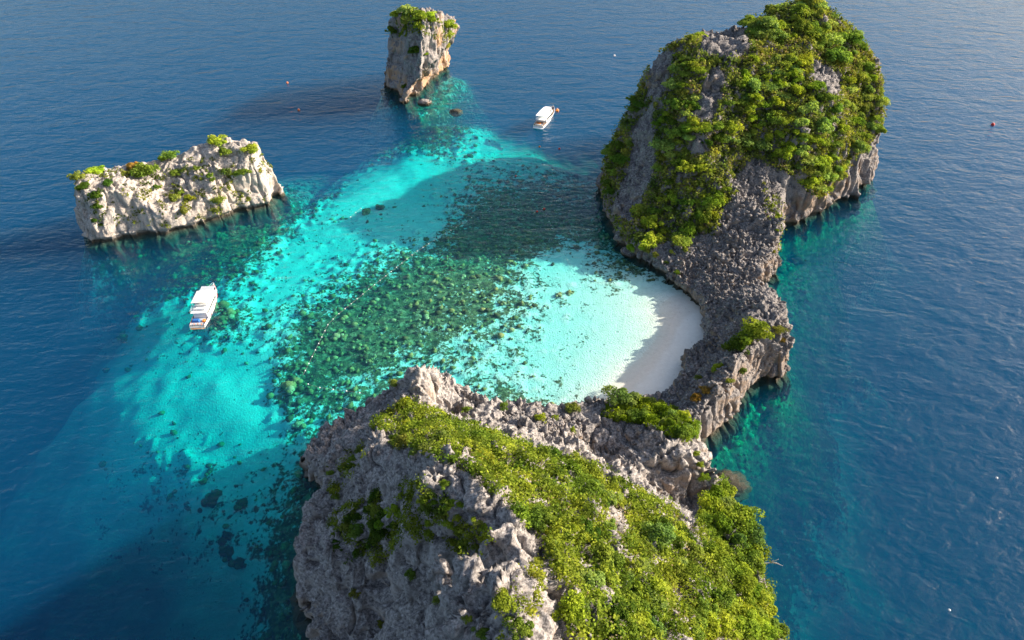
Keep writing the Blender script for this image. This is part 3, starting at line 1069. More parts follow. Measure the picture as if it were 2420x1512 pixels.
# --- single plants that stand out
def many(rows, zone, noun, near=False, group=None):
    for px, py, r, tone, label in rows:
        plant(px, py, r, tone, zone, noun, near, label=label, check=False)


L_, G_, D_, O_, Y_, P_, R_ = 'lime green', 'mid green', 'dark green', 'olive', 'yellow green', 'pale green', 'rust tinged'
many([
    (1776, 800, 4.5, L_, "largest round bright green bush on the rock neck beside the beach"),
    (1744, 826, 3.4, D_, "shaded lower left part of the big round neck bush, put in as dark leaves"),  # shade on the big bush, put in as a separate dark green crown
    (1841, 783, 1.5, O_, "olive shrub by the sea edge right of the big round bush"),
    (1848, 805, 1.0, R_, "small brownish tuft on the outer rim of the rock neck"),
    (1696, 868, 1.7, Y_, "yellow green shrub in a cleft below the big round bush"),
    (1748, 878, 1.1, O_, "small olive shrub below the big round bush on the neck"),
    (1722, 900, 1.0, O_, "tiny olive tuft on the boulder ridge of the neck"),
    (1652, 895, 0.9, O_, "tiny olive tuft on the ledge touching the beach"),
    (1668, 920, 1.4, R_, "rust tinged shrub, upper of two at the beach corner"),
    (1648, 942, 1.6, R_, "rust tinged shrub, lower of two at the beach corner"),
    (1452, 928, 3.4, P_, "tall pale green tree standing against the white sand"),
    (1508, 945, 2.1, G_, "rounded green tree right of the tall tree at the sand"),
    (1563, 955, 1.0, O_, "small olive shrub at the foot of the beach"),
    (1588, 966, 1.2, G_, "small green shrub at the lower beach corner")], 'neck', 'shrub', True)
scatter([(1435, 940), (1520, 935), (1570, 970), (1640, 985), (1650, 1030), (1600, 1045), (1540, 1000), (1440, 985)], 26, (1.3, 2.5), [L_, G_, P_, L_, Y_], "in the thicket at the foot of the beach", 'shrub', True)
many([
    (1600, 645, 1.2, L_, "lone lime tuft on the lower left of the stone ramp"), (1578, 622, 1.0, O_, "olive tuft above the lone tuft on the stone ramp"),
    (1802, 432, 1.0, O_, "small olive tuft at the top of the stone ramp"), (1700, 430, 1.2, O_, "olive shrub on the upper left edge of the stone ramp"),
    (1832, 478, 1.1, L_, "lime grass tuft, uppermost on the right rim of the stone ramp"), (1838, 512, 1.2, L_, "lime grass tuft, second down the right rim of the ramp"), (1836, 545, 1.0, L_, "lime grass tuft, lowest on the right rim of the ramp"), (1826, 598, 0.9, O_, "olive tuft near the lower right rim of the ramp"),
    (1192, 962, 1.3, G_, "green shrub on the rock edge right of the rock pinnacle"), (1100, 968, 1.4, G_, "green shrub at the foot of the pinnacle beside the reef"), (1120, 1004, 1.4, L_, "lime shrub on the rocks below the pinnacle"),
    (1278, 990, 1.5, Y_, "flat yellow green shrub on the rock plateau"), (1315, 992, 1.2, L_, "lime shrub right of the flat yellow shrub on the plateau"), (1352, 968, 1.7, O_, "olive shrub on the rock edge over the shallow water"),
    (1352, 1016, 0.9, L_, "small lime tuft in the middle of the rock plateau"), (930, 893, 1.5, O_, "olive shrub hanging on the left side of the rock pinnacle"), (960, 955, 1.7, L_, "lime shrub just below the rock pinnacle"),
    (1648, 1072, 0.9, L_, "small lime tuft on the cliff edge over the right hand sea"), (1652, 1098, 0.9, L_, "small lime tuft below another on the right cliff edge"), (1662, 1128, 1.4, L_, "lime shrub on the seaward knob above the big trees")], 'rocks', 'shrub', True)
many([
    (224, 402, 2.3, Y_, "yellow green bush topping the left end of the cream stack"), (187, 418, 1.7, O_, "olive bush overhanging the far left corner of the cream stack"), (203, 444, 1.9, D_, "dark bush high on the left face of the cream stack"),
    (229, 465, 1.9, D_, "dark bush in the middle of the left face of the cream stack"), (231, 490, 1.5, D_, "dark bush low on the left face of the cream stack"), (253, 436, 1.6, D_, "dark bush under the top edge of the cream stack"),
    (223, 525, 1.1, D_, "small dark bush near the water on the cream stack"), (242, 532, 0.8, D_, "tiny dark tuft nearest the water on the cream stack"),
    (347, 412, 2.9, G_, "broad green bush in the notch of the cream stack"), (318, 402, 2.2, R_, "dry brownish bush left of the broad bush on the stack"), (401, 360, 2.0, G_, "green bush between the pinnacles of the cream stack"), (379, 379, 1.2, L_, "lime bush left below the pinnacles of the cream stack"),
    (420, 411, 1.8, G_, "round green bush in mid face of the cream stack"), (464, 401, 1.2, G_, "small green bush right of the round one on the stack"), (508, 340, 2.9, L_, "tallest lime bush crowning the cream stack"), (532, 364, 2.1, G_, "green bush under the tallest bush on the cream stack"),
    (592, 356, 2.4, L_, "bright bush at the top right of the cream stack"), (530, 413, 1.9, O_, "olive bush on the right half of the cream stack"), (496, 418, 1.2, G_, "green bush left of the olive bush on the cream stack"), (502, 428, 0.9, G_, "tiny green tuft under the olive bush on the stack"),
    (575, 408, 1.7, G_, "green bush right of the olive bush on the cream stack"), (558, 413, 1.1, O_, "small olive bush between two bushes on the stack's right half"), (413, 474, 2.0, O_, "pale olive bush low in the centre of the cream stack"), (435, 502, 2.0, O_, "olive bush lowest in the centre of the cream stack"),
    (447, 470, 1.2, L_, "lime tuft right of the pale olive bush on the stack"), (428, 454, 1.2, G_, "green tuft above the pale olive bush on the stack"), (520, 476, 1.9, O_, "olive bush alone on the lower right face of the stack"), (588, 473, 1.0, O_, "small olive tuft low at the right end of the stack"),
    (370, 444, 1.0, G_, "small green tuft left of centre on the cream stack"), (539, 445, 0.8, G_, "tiny green tuft in the right face of the cream stack"), (510, 501, 0.9, O_, "tiny olive tuft just above the water on the stack")], 'stack', 'shrub')
many([
    (937, 34, 2.2, L_, "lime bush on the left corner of the rock tower's top"), (966, 34, 3.6, P_, "widest pale green bush on top of the rock tower"), (992, 42, 3.2, L_, "lime bush right of the widest bush on the tower top"), (966, 56, 2.6, O_, "olive bush below the widest bush on the tower"),
    (990, 66, 2.3, L_, "lime bush hanging below the tower's top"), (1012, 38, 2.4, Y_, "yellow green bush at the back of the tower's top"), (1024, 52, 2.0, L_, "small lime bush near the tower's right crag"), (1056, 68, 3.4, L_, "upper bush on the right shoulder of the tower"),
    (1058, 84, 2.6, G_, "green bush between two on the right shoulder of the tower"), (928, 78, 2.6, G_, "green bush clinging to the left edge of the tower"), (1077, 106, 3.8, Y_, "largest yellow green bush on the tower's right shoulder"), (1054, 112, 2.7, O_, "olive bush left of the largest shoulder bush on the tower"),
    (1009, 130, 1.4, Y_, "small yellow bush in the middle of the tower's face"), (988, 123, 2.4, D_, "dark bush left of the small yellow bush on the tower"), (975, 126, 1.6, D_, "small dark bush in the tower's central crack"), (955, 208, 1.4, D_, "dark tuft low in the tower's crack near the sea")], 'tower', 'shrub')
many([
    (933, 1210, 1.5, Y_, "golden yellow bush on the shaded left face of the near headland"), (898, 1240, 1.0, Y_, "small yellow bush under the golden bush on the near headland"), (880, 1262, 0.9, L_, "small lime bush left below the golden bush"),
    (968, 1360, 1.1, G_, "green bush alone in the rock face below the crest"), (1040, 1420, 0.9, O_, "olive bush beside the hollow in the near cliff"), (838, 1405, 0.9, O_, "olive tuft in the long crack of the near cliff"), (900, 1475, 0.8, O_, "olive tuft low in the near cliff"),
    (1192, 1420, 1.5, L_, "lime bush at the right of the hollow in the near cliff"), (1215, 1490, 1.5, G_, "bright green bush under the lime bush beside the hollow"), (1100, 1465, 0.7, G_, "tiny green tuft inside the hollow of the near cliff"), (1140, 1500, 1.0, G_, "green tuft at the bottom edge of the hollow")], 'face', 'shrub', True)

many([
    (1690, 1182, 3.3, Y_, "broad yellow green tree at the top of the clumps over the sea"), (1745, 1222, 3.1, L_, "lime tree leaning out over the sea beside the submerged boulder"), (1772, 1262, 2.6, P_, "pale green tree overhanging the sea, second from the boulder"),
    (1722, 1345, 3.3, L_, "broad lime tree in the middle of the right hand shore"), (1768, 1372, 2.8, P_, "pale tree beside the dead tree over the sea"), (1690, 1420, 2.6, G_, "mid green tree set back from the right hand shore"),
    (1800, 1452, 3.2, L_, "largest lime tree at the lowest right corner of the shore"), (1752, 1490, 3.0, L_, "lime tree at the bottom edge left of the largest one"), (1832, 1488, 2.4, G_, "green tree farthest right at the bottom edge")], 'shore', 'tree', True)

# --- the wooded headland behind the beach
scatter([(1770, 85), (1778, 45), (1830, 8), (1900, 2), (1965, 40), (2035, 105), (2058, 170), (1990, 150), (1900, 100), (1800, 112)], 62, (1.1, 3.6), [G_, G_, L_, P_, P_, O_], "on the highest summit of the far headland", 'tree')
scatter([(1600, 105), (1655, 82), (1690, 150), (1675, 190), (1600, 235), (1560, 280)], 22, (1.0, 2.8), [G_, L_, O_, P_], "on the left shoulder of the far headland", 'tree')
scatter([(1775, 130), (1900, 150), (1950, 250), (1900, 375), (1800, 370), (1700, 320), (1715, 215)], 66, (1.1, 3.5), [L_, L_, Y_, G_, P_, P_], "in the middle of the far headland", 'tree')
scatter([(1960, 150), (2060, 185), (2108, 245), (2085, 320), (2010, 370), (1945, 470), (1870, 400), (1925, 300)], 58, (1.1, 3.4), [L_, G_, P_, P_, O_], "down the right side of the far headland", 'tree')
scatter([(1490, 560), (1525, 470), (1560, 400), (1650, 370), (1705, 430), (1690, 520), (1620, 590), (1520, 575)], 32, (1.2, 3.5), [L_, L_, G_, D_], "on the lower slope beside the stone ramp", 'tree')
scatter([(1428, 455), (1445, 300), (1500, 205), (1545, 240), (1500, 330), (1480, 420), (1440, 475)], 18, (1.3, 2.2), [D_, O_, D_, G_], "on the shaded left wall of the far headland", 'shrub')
scatter([(1545, 280), (1650, 230), (1720, 330), (1650, 370), (1540, 410)], 30, (1.1, 3.1), [G_, D_, L_, O_, P_], "above the lower slope of the far headland", 'tree')
scatter([(1580, 550), (1700, 440), (1735, 440), (1640, 600), (1560, 610), (1480, 590)], 14, (1.0, 1.8), [O_, Y_, O_, L_], "along the upper edge of the stone ramp", 'shrub')

# --- the near headland
scatter([(885, 1010), (960, 955), (1060, 995), (1105, 1055), (1050, 1100), (960, 1075)], 18, (0.8, 1.8), [Y_, Y_, O_, L_, P_], "on the yellow hump below the rock pinnacle", 'shrub', True)
scatter([(1080, 1010), (1200, 1050), (1400, 1110), (1480, 1155), (1380, 1200), (1250, 1180), (1120, 1100)], 44, (0.7, 2.3), [L_, G_, D_, P_, G_], "on the upper green slope of the near headland", 'shrub', True)
scatter([(1380, 1200), (1480, 1155), (1600, 1215), (1640, 1262), (1640, 1500), (1345, 1505), (1335, 1400), (1290, 1280), (1250, 1190)], 58, (0.8, 2.4), [L_, D_, G_, G_, Y_, P_, P_], "on the broad sunny slope of the near headland", 'shrub', True)
scatter([(1645, 1175), (1700, 1140), (1760, 1200), (1790, 1260), (1760, 1300), (1670, 1260)], 14, (1.5, 3.4), [Y_, L_, L_, P_], "in the clump overhanging the sea at the right", 'tree', True)
scatter([(1660, 1290), (1760, 1300), (1800, 1350), (1780, 1400), (1690, 1390)], 12, (2.0, 3.0), [L_, L_, G_], "in the middle clump along the right hand shore", 'tree', True)
scatter([(1650, 1400), (1780, 1400), (1845, 1450), (1845, 1505), (1655, 1505)], 16, (2.0, 3.0), [L_, Y_, G_], "in the lowest clump along the right hand shore", 'tree', True)
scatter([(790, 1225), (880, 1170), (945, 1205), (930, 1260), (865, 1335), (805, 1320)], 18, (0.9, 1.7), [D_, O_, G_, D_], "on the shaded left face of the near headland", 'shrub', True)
scatter([(985, 1180), (1060, 1140), (1190, 1290), (1110, 1325), (1010, 1270)], 22, (0.6, 1.3), [Y_, Y_, L_, O_], "on the rocky rib below the crest", 'shrub', True)
scatter([(775, 1100), (850, 1050), (860, 1075), (800, 1180), (770, 1150)], 8, (0.7, 1.3), [O_, D_, G_], "on the left rim above the dark water", 'shrub', True)

ORD = ("first second third fourth fifth sixth seventh eighth ninth tenth eleventh twelfth thirteenth fourteenth fifteenth sixteenth seventeenth eighteenth nineteenth twentieth").split()
NUM = ("one two three four five six seven eight nine ten eleven twelve thirteen fourteen fifteen sixteen seventeen eighteen nineteen twenty").split()
byz = {}
for e, zone, tone, r, px, py, noun in PLANTS:
    byz.setdefault(zone, []).append((e, tone, r, px, noun))
for zone, rows in byz.items():
    rs = sorted(r for _, _, r, _, _ in rows)
    cut = rs[len(rs) // 2]
    sub = {}
    for e, tone, r, px, noun in rows:
        sub.setdefault(('large' if r >= cut else 'small', tone, noun), []).append((px, e))
    for (size, tone, noun), es in sub.items():
        es.sort(key=lambda t: t[0])
        for k, (_, e) in enumerate(es):
            e['group'] = noun + "s " + zone
            if len(es) == 1:
                e['label'] = f"only {size} {tone} {noun} {zone}"
            elif k == 0:
                e['label'] = f"leftmost {size} {tone} {noun} {zone}"
            elif k == len(es) - 1:
                e['label'] = f"rightmost {size} {tone} {noun} {zone}"
            else:
                e['label'] = f"{ORD[k]} from left, {size} {tone} {noun} {zone}"
print("plants", len(PTS), round(time.time() - T0, 1))

# --- low cover between the shrubs: leaf sprays on the rock, one object per landmass
def in_any(px, py, polys):
    m = np.zeros(len(px), bool)
    for q in polys:
        m |= inpoly(px, py, q)
    return m


def undergrowth(o, polys, holes, n, size, color, thr, seed, tall=1.0, clump=1.7):
    r = np.random.default_rng(seed)
    mw = np.array(o.matrix_world)
    co = get_co(o.data) @ mw[:3, :3].T + mw[:3, 3]
    no = get_no(o.data)
    px, py, _ = proj(co)
    ok = in_any(px, py, polys) & (co[:, 2] > 1.5)
    if holes:
        ok &= ~in_any(px, py, holes)
    ok &= fbm(co / 3.5, 3, seed) > thr
    ok &= no[:, 2] > -0.1
    idx = np.nonzero(ok)[0]
    if len(idx) == 0:
        return
    w = np.clip(no[idx, 2] + 0.35, 0.1, 1)
    idx = r.choice(idx, n, p=w / w.sum())
    Cn = co[idx] + r.normal(size=(n, 3)) * 0.25 + no[idx] * (0.1 + 0.3 * r.random((n, 1))) + np.array([0, 0, 0.1])
    lift = np.clip(fbm(co[idx] / clump, 2, seed + 9) + 0.15, 0, 1) * tall * 1.6
    Cn = Cn + (no[idx] * 0.5 + np.array([0, 0, 0.6])) * (lift * (0.55 + 0.45 * r.random(n)))[:, None]
    Nn = no[idx] * 0.7 + 0.6 * r.normal(size=(n, 3)) + np.array([0, 0, 0.5])
    Nn /= np.linalg.norm(Nn, axis=1)[:, None]
    V, F = leaf_quads(Cn, Nn, size, r)
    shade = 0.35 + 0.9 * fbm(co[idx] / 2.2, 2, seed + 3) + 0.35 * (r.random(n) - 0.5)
    u = link(bpy.data.objects.new("undergrowth", leaf_mesh("undergrowth", V, F, shade)))
    u.color = (*color, 1)
    tag(u, kind='stuff')


H_ALL = [[(1560, 122), (1640, 88), (1760, 95), (1785, 30), (1880, -10), (1965, 20), (2045, 105), (2110, 240), (2065, 330), (2000, 400), (1940, 480), (1860, 410), (1780, 375), (1720, 430), (1700, 540), (1640, 620), (1540, 625), (1465, 560), (1420, 460), (1435, 300), (1500, 215)]]
undergrowth(headland, H_ALL, H_HOLES, 115000, 0.33, (0.255, 0.275, 0.055), -0.25, 71, 1.9, 3.0)
undergrowth(headland, H_ALL, H_HOLES, 26000, 0.3, (0.30, 0.23, 0.13), -0.05, 79)
F_ALL = [[(875, 1010), (960, 950), (1060, 990), (1200, 1042), (1400, 1105), (1485, 1150), (1600, 1212), (1640, 1255), (1700, 1130), (1800, 1240), (1860, 1520), (1340, 1520), (1330, 1420), (1285, 1280), (1180, 1180), (1100, 1110), (1000, 1075)]]
F_HOLES = [[(1440, 1190), (1475, 1210), (1490, 1270), (1450, 1280), (1425, 1230)], [(1590, 1215), (1640, 1255), (1660, 1320), (1620, 1290)], [(1085, 1055), (1125, 1060), (1120, 1095), (1090, 1090)]]
undergrowth(front, F_ALL, F_HOLES, 140000, 0.175, (0.235, 0.285, 0.034), -0.16, 72, 2.1, 2.3)
undergrowth(front, F_ALL, None, 14000, 0.14, (0.28, 0.22, 0.13), -0.1, 62, 0.4, 1.5)
undergrowth(spike, [[(885, 1010), (960, 945), (1060, 990), (1110, 1060), (900, 1060)]], None, 20000, 0.16, (0.31, 0.33, 0.025), -0.3, 73)
undergrowth(neck, [[(1050, 990), (1200, 1042), (1400, 1105), (1485, 1150), (1640, 1212), (1700, 1130), (1800, 1240), (1300, 1240)], [(1420, 985), (1450, 930), (1560, 960), (1650, 1000), (1620, 1050), (1540, 1010)]], None, 26000, 0.17, (0.22, 0.29, 0.02), -0.2, 74)
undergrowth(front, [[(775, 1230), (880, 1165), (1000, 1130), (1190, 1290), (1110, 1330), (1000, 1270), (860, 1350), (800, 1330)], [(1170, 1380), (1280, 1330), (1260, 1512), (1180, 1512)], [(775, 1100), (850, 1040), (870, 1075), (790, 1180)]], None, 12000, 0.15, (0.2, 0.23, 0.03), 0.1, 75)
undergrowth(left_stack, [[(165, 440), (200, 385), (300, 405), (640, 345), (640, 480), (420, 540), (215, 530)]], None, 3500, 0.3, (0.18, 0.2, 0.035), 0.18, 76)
undergrowth(tower, [[(920, 60), (960, 10), (1045, 55), (1100, 100), (1090, 125), (1000, 80), (930, 90)]], None, 5000, 0.36, (0.24, 0.28, 0.03), -0.05, 77)
undergrowth(headland, [[(1800, 440), (1850, 470), (1850, 600), (1820, 600)], [(1560, 560), (1700, 430), (1750, 440), (1640, 640), (1560, 650)]], None, 2500, 0.25, (0.24, 0.26, 0.04), 0.05, 78)
print("undergrowth", round(time.time() - T0, 1))

# --- bare dead trees
def dead_tree(px, py, L, dirn, label, seed):
    h = hit(px, py)
    if h is None:
        return
    r = random.Random(seed)
    loc = h[0]
    e = empty('dead_tree', loc)
    tag(e, label, 'dead tree', 'bleached dead trees')
    base = Vector((0, 0, 0.1))
    d = Vector(dirn).normalized()
    mid = base + d * L * .45 + Vector((r.uniform(-.2, .2), r.uniform(-.2, .2), .1)) * L * .3
    tip = base + d * L
    MB().tube([base - d * 0.4, mid, tip], [0.13, 0.09, 0.03], 5).build('trunk', M['deadwood'], e, True)
    for k in range(5):
        a = mid.lerp(tip, r.uniform(0, .8))
        q = d + Vector((r.uniform(-1, 1), r.uniform(-1, 1), r.uniform(-.2, .9))) * .8
        b = a + q.normalized() * L * r.uniform(.25, .5)
        MB().tube([a, (a + b) / 2 + Vector((0, 0, .1)), b], [0.06, 0.045, 0.02], 4).build('branch', M['deadwood'], e, True)


dead_tree(1775, 1340, 4.0, (1, -.1, .5), "bleached dead tree reaching out over the sea at the right", 1)
dead_tree(812, 1222, 2.6, (.9, .2, .9), "bleached dead branch on the shaded left face of the near headland", 2)
dead_tree(1195, 1128, 2.0, (.2, .6, .9), "bleached dead stem, left one in the upper green slope", 3)
dead_tree(1270, 1112, 2.2, (.8, .5, .8), "bleached dead stem, right one in the upper green slope", 4)
dead_tree(918, 1385, 1.8, (-.4, -.2, .9), "pale dead branch in the middle of the near cliff", 5)
dead_tree(1735, 1190, 2.4, (.7, .4, .9), "bleached twigs poking out of the upper clump over the sea", 6)

# ------------------------------------------------------------------ rubble on the stone ramp and the plateau
def blob(seed, sub=1, jag=0.3):
    bm = bmesh.new()
    bmesh.ops.create_icosphere(bm, subdivisions=sub, radius=1)
    V = np.array([v.co[:] for v in bm.verts])
    F = np.array([[v.index for v in f.verts] for f in bm.faces])
    bm.free()
    V = V * (1 + jag * np.random.default_rng(seed).normal(size=(len(V), 1)))
    return V, F


def rubble(o, poly, n, rr, seed, mat):
    r = np.random.default_rng(seed)
    mw = np.array(o.matrix_world)
    co = get_co(o.data) @ mw[:3, :3].T + mw[:3, 3]
    no = get_no(o.data)
    px, py, _ = proj(co)
    idx = np.nonzero(inpoly(px, py, poly) & (co[:, 2] > 1.5) & (no[:, 2] > 0.25))[0]
    idx = r.choice(idx, n)
    protos = [blob(300 + k, 1, 0.22) for k in range(6)]
    VV, FF, b = [], [], 0
    for i in idx:
        V, F = protos[r.integers(6)]
        s = rr[0] * (rr[1] / rr[0]) ** (r.random() ** 2.2)
        t = r.random() * 6.28
        c_, s_ = math.cos(t), math.sin(t)
        Q = V * np.array([1, 0.75, 0.65]) * s
        Q = np.stack([Q[:, 0] * c_ - Q[:, 1] * s_, Q[:, 0] * s_ + Q[:, 1] * c_, Q[:, 2]], 1)
        VV.append(Q + co[i] + np.array([0, 0, 0.15 * s]))
        FF.append(F + b)
        b += len(V)
    u = link(bpy.data.objects.new("rubble", mesh_np("rubble", np.concatenate(VV), np.concatenate(FF), mat)))
    tag(u, kind='stuff')


RAMP = [(1760, 390), (1850, 440), (1850, 600), (1800, 665), (1800, 760), (1680, 760), (1560, 650), (1620, 600), (1700, 560), (1720, 440)]
rubble(neck, RAMP, 3500, (0.16, 0.75), 81, M['rock'])
rubble(headland, RAMP, 900, (0.2, 0.8), 82, M['rock'])
rubble(neck, [(1080, 960), (1370, 985), (1400, 1100), (1200, 1040), (1080, 1000)], 1500, (0.14, 0.6), 83, M['rock'])
rubble(neck, [(1620, 860), (1680, 760), (1860, 760), (1860, 880), (1740, 900), (1620, 1030), (1560, 960)], 1500, (0.14, 0.6), 84, M['rock'])
print("rubble", round(time.time() - T0, 1))

# ------------------------------------------------------------------ coral
m, nt, out = new_mat("coral_heads")
g = N(nt)
tint = g.attr("tint").outputs['Fac']
cc = g.ramp(tint, [(0.0, (0.08, 0.085, 0.04)), (0.35, (0.18, 0.175, 0.065)), (0.65, (0.27, 0.245, 0.085)), (0.85, (0.38, 0.30, 0.11)), (1.0, (0.48, 0.42, 0.22))])
cc = g.mix(g.maprange(g.noise(g.pos(), 3.0, 3), 0.4, 0.7, 0, 0.6), cc, (0.05, 0.055, 0.03))
g.principled(out, cc, 0.95, 0.05, g.bump(g.noise(g.pos(), 5.0, 3), 0.15, 0.8))
M['coral'] = m


def floor_z(x, y):
    i = np.clip(np.searchsorted(xs, x), 0, nx - 1)
    j = np.clip(np.searchsorted(ys, y), 0, ny - 1)
    return SZ[j, i], cover[j, i], reef[j, i], depth[j, i]


NC = 36000
qx, qy = rng.uniform(-120, 90, NC), rng.uniform(48, 300, NC)
fz_, fc_, fr_, fd_ = floor_z(qx, qy)
ok = (rng.random(NC) < (0.05 * (fr_ > 0.1) * (fd_ > 1.2) + 0.9 * fc_ * fr_)) & (fd_ > 0.55) & (fd_ < 16) & (dshore[np.clip(np.searchsorted(ys, qy), 0, ny - 1), np.clip(np.searchsorted(xs, qx), 0, nx - 1)] < 0.5)
qx, qy, fz_, fd_ = qx[ok][:9000], qy[ok][:9000], fz_[ok][:9000], fd_[ok][:9000]
protos = []
for k in range(6):
    V, F = blob(400 + k, 1, 0.24)
    V = V * np.array([1, 1, 0.75])
    protos.append((V, F))
rad = 0.17 + 0.8 * rng.random(len(qx)) ** 4
rad = np.minimum(rad, 0.25 + fd_ * 0.5)
VV, FF, TT, b = [], [], [], 0
for x, y, z, s, t in zip(qx, qy, fz_, rad, rng.random(len(qx))):
    V, F = protos[int(t * 6)]
    VV.append(V * s * np.array([1, 0.8 + 0.4 * ((t * 37) % 1), 1]) + np.array([x, y, z + s * 0.15]))
    FF.append(F + b)
    TT.append(np.full(len(V), (t * 13) % 1))
    b += len(V)


def coral_obj(name, V, F, T):
    me = mesh_np(name, V, F, M['coral'], True)
    at = me.attributes.new("tint", 'FLOAT', 'POINT')
    at.data.foreach_set("value", np.asarray(T, np.float32))
    return me


rf = link(bpy.data.objects.new("coral_reef", coral_obj("coral_reef", np.concatenate(VV), np.concatenate(FF), np.concatenate(TT))))
tag(rf, kind='stuff')
print("coral", len(qx), round(time.time() - T0, 1))


def boulder(name, px, py, r, tint, label, cat, mat=None, above=None, group=None, flat=0.7, seed=1):
    V, F = blob(seed, 3 if mat is None else 4, 0.0)
    x, y = up(px, py, above or 0)
    V = V * (1 + 0.35 * fbm(V * 1.6 + seed * 7.0, 3, seed)[:, None] + (0.12 if mat is None else 0.4) * np.abs(pnoise(V * 4.0 + seed, seed + 5))[:, None] + (0 if mat is None else 0.16) * pnoise(V * 9.0 + seed, seed + 6)[:, None]) * np.array([r, r * 0.85, r * flat])
    z = float(floor_z(x, y)[0])
    z = z + r * flat * 0.35 if above is None else above
    if above is None:
        x, y = up(px, py, z)
        z = min(z, -0.25 - r * flat)
    if mat is None:                                            # a colony of several knobs rather than one dome
        rr = np.random.default_rng(seed + 500)
        VV, FF, TT = [V * 0.75], [F], [np.full(len(V), tint)]
        for k in range(9):
            W_, G2 = blob(seed * 3 + k, 2, 0.07)
            t, q = rr.random() * 6.28, r * (0.35 + 0.75 * rr.random())
            sz_ = r * (0.2 + 0.3 * rr.random())
            FF.append(G2 + sum(len(v) for v in VV))
            VV.append(W_ * np.array([sz_, sz_, sz_ * .7]) + np.array([q * math.cos(t), q * math.sin(t), -r * 0.1 + 0.25 * r * rr.random()]))
            TT.append(np.full(len(W_), np.clip(tint + 0.25 * rr.normal(), 0, 1)))
        V, F, T_ = np.concatenate(VV), np.concatenate(FF), np.concatenate(TT)
    me = coral_obj(name, V, F, T_) if mat is None else mesh_np(name, V, F, mat, True)
    o = link(bpy.data.objects.new(name, me))
    o.location = (x, y, z)
    tag(o, label, cat, group)
    return o


CG = 'large coral heads standing on the sand'
for row in [
    (705, 1004, 1.4, 0.97, "round yellow coral head alone on turquoise sand left of the pinnacle"), (684, 912, 2.0, 0.8, "broad knobbly coral mound at the lower end of the float line"), (700, 900, 1.5, 0.85, "smaller coral mound joined to the broad knobbly one"),
    (866, 499, 1.8, 0.6, "brown coral mound near the top of the turquoise channel"), (898, 490, 1.6, 0.2, "dark coral mound right of the brown one in the channel"), (796, 795, 1.5, 0.95, "pale coral dome in the middle of the reef"), (812, 798, 1.1, 0.75, "olive coral dome beside the pale one in the reef"),
    (857, 846, 0.95, 0.1, "dark blue grey coral dome of three above the pinnacle"), (873, 854, 0.8, 0.7, "olive coral dome, lower of three above the pinnacle"), (886, 843, 0.75, 0.9, "yellowish coral dome, upper right of three above the pinnacle"),
    (528, 722, 2.2, 0.5, "brown coral mound just right of the near tour boat"), (545, 740, 1.8, 0.8, "yellowish coral mound right of the near tour boat"), (525, 755, 1.8, 0.3, "dark coral mound behind the stern of the near tour boat"),
    (455, 1188, 1.6, 0.1, "dark coral patch, leftmost in the row below the turquoise water"), (487, 1186, 2.0, 0.1, "dark coral patch, second in the row below the turquoise water"), (512, 1172, 2.3, 0.12, "largest dark coral patch in the row below the turquoise water"), (572, 1190, 1.6, 0.15, "dark coral patch, rightmost in the row near the shaded water"),
    (542, 1262, 2.0, 0.08, "dark coral patch in the shaded water left of the cliff"), (550, 1306, 2.2, 0.08, "lower dark coral patch in the shaded water"), (568, 1330, 1.7, 0.08, "lowest small dark coral patch in the shaded water"),
    (290, 797, 1.6, 0.1, "lone dim coral patch in the blue water at the left"), (385, 1062, 2.0, 0.1, "dim coral patch in the pale blue water at lower left"), (330, 1058, 2.6, 0.1, "broad dim coral patch left of another at lower left"), (500, 1113, 1.2, 0.12, "small dark coral head, left of two on bright turquoise sand"), (525, 1105, 1.0, 0.12, "small dark coral head, right of two on bright turquoise sand"),
    (1030, 308, 2.6, 0.3, "dark coral mound before the foot of the rock tower"), (1110, 370, 2.0, 0.25, "brown coral patch in the upper turquoise channel"), (1320, 695, 1.0, 0.92, "yellow coral head at the edge of the white shallows"), (1345, 690, 1.1, 0.85, "amber coral head right of the yellow one by the shallows"), (1885, 612, 2.6, 0.3, "brown coral mound in the green water right of the stone ramp")]:
    boulder('coral_head', row[0], row[1], row[2], row[3], row[4], 'coral', group=CG, seed=int(row[0]) % 97)
boulder('boulder', 1078, 266, 2.4, 0, "low wave washed rock right of the tower's foot", 'rock', M['rock_pale'], -0.9, flat=0.55, seed=3)
boulder('boulder', 1718, 1150, 4.2, 0, "large brown boulder barely under water by the right hand clump of trees", 'rock', M['rock'], -2.0, flat=0.5, seed=9)
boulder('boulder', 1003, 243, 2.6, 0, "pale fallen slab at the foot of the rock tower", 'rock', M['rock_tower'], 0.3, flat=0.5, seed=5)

# ------------------------------------------------------------------ floats on the water
def float_line(pts, step, r, label, group):
    P = [Vector((*up(*q), 0.04)) for q in pts]
    e = empty('float_line', P[0])
    tag(e, label, 'float line', group)
    loc = Vector(P[0])
    MB().tube([p - loc for p in P], 0.018, 4).build('rope', M['rope'], e)
    ball = MB().ball((0, 0, 0), r, 8, 5, 0.9).mesh('float', M['buoy_white'], True)
    acc = 0.0
    for a, b in zip(P[:-1], P[1:]):
        d = (b - a).length
        while acc < d:
            o = bpy.data.objects.new('float', ball)
            link(o, e)
            o.location = a.lerp(b, acc / d) - loc + Vector((0, 0, 0.03))
            acc += step
        acc -= d


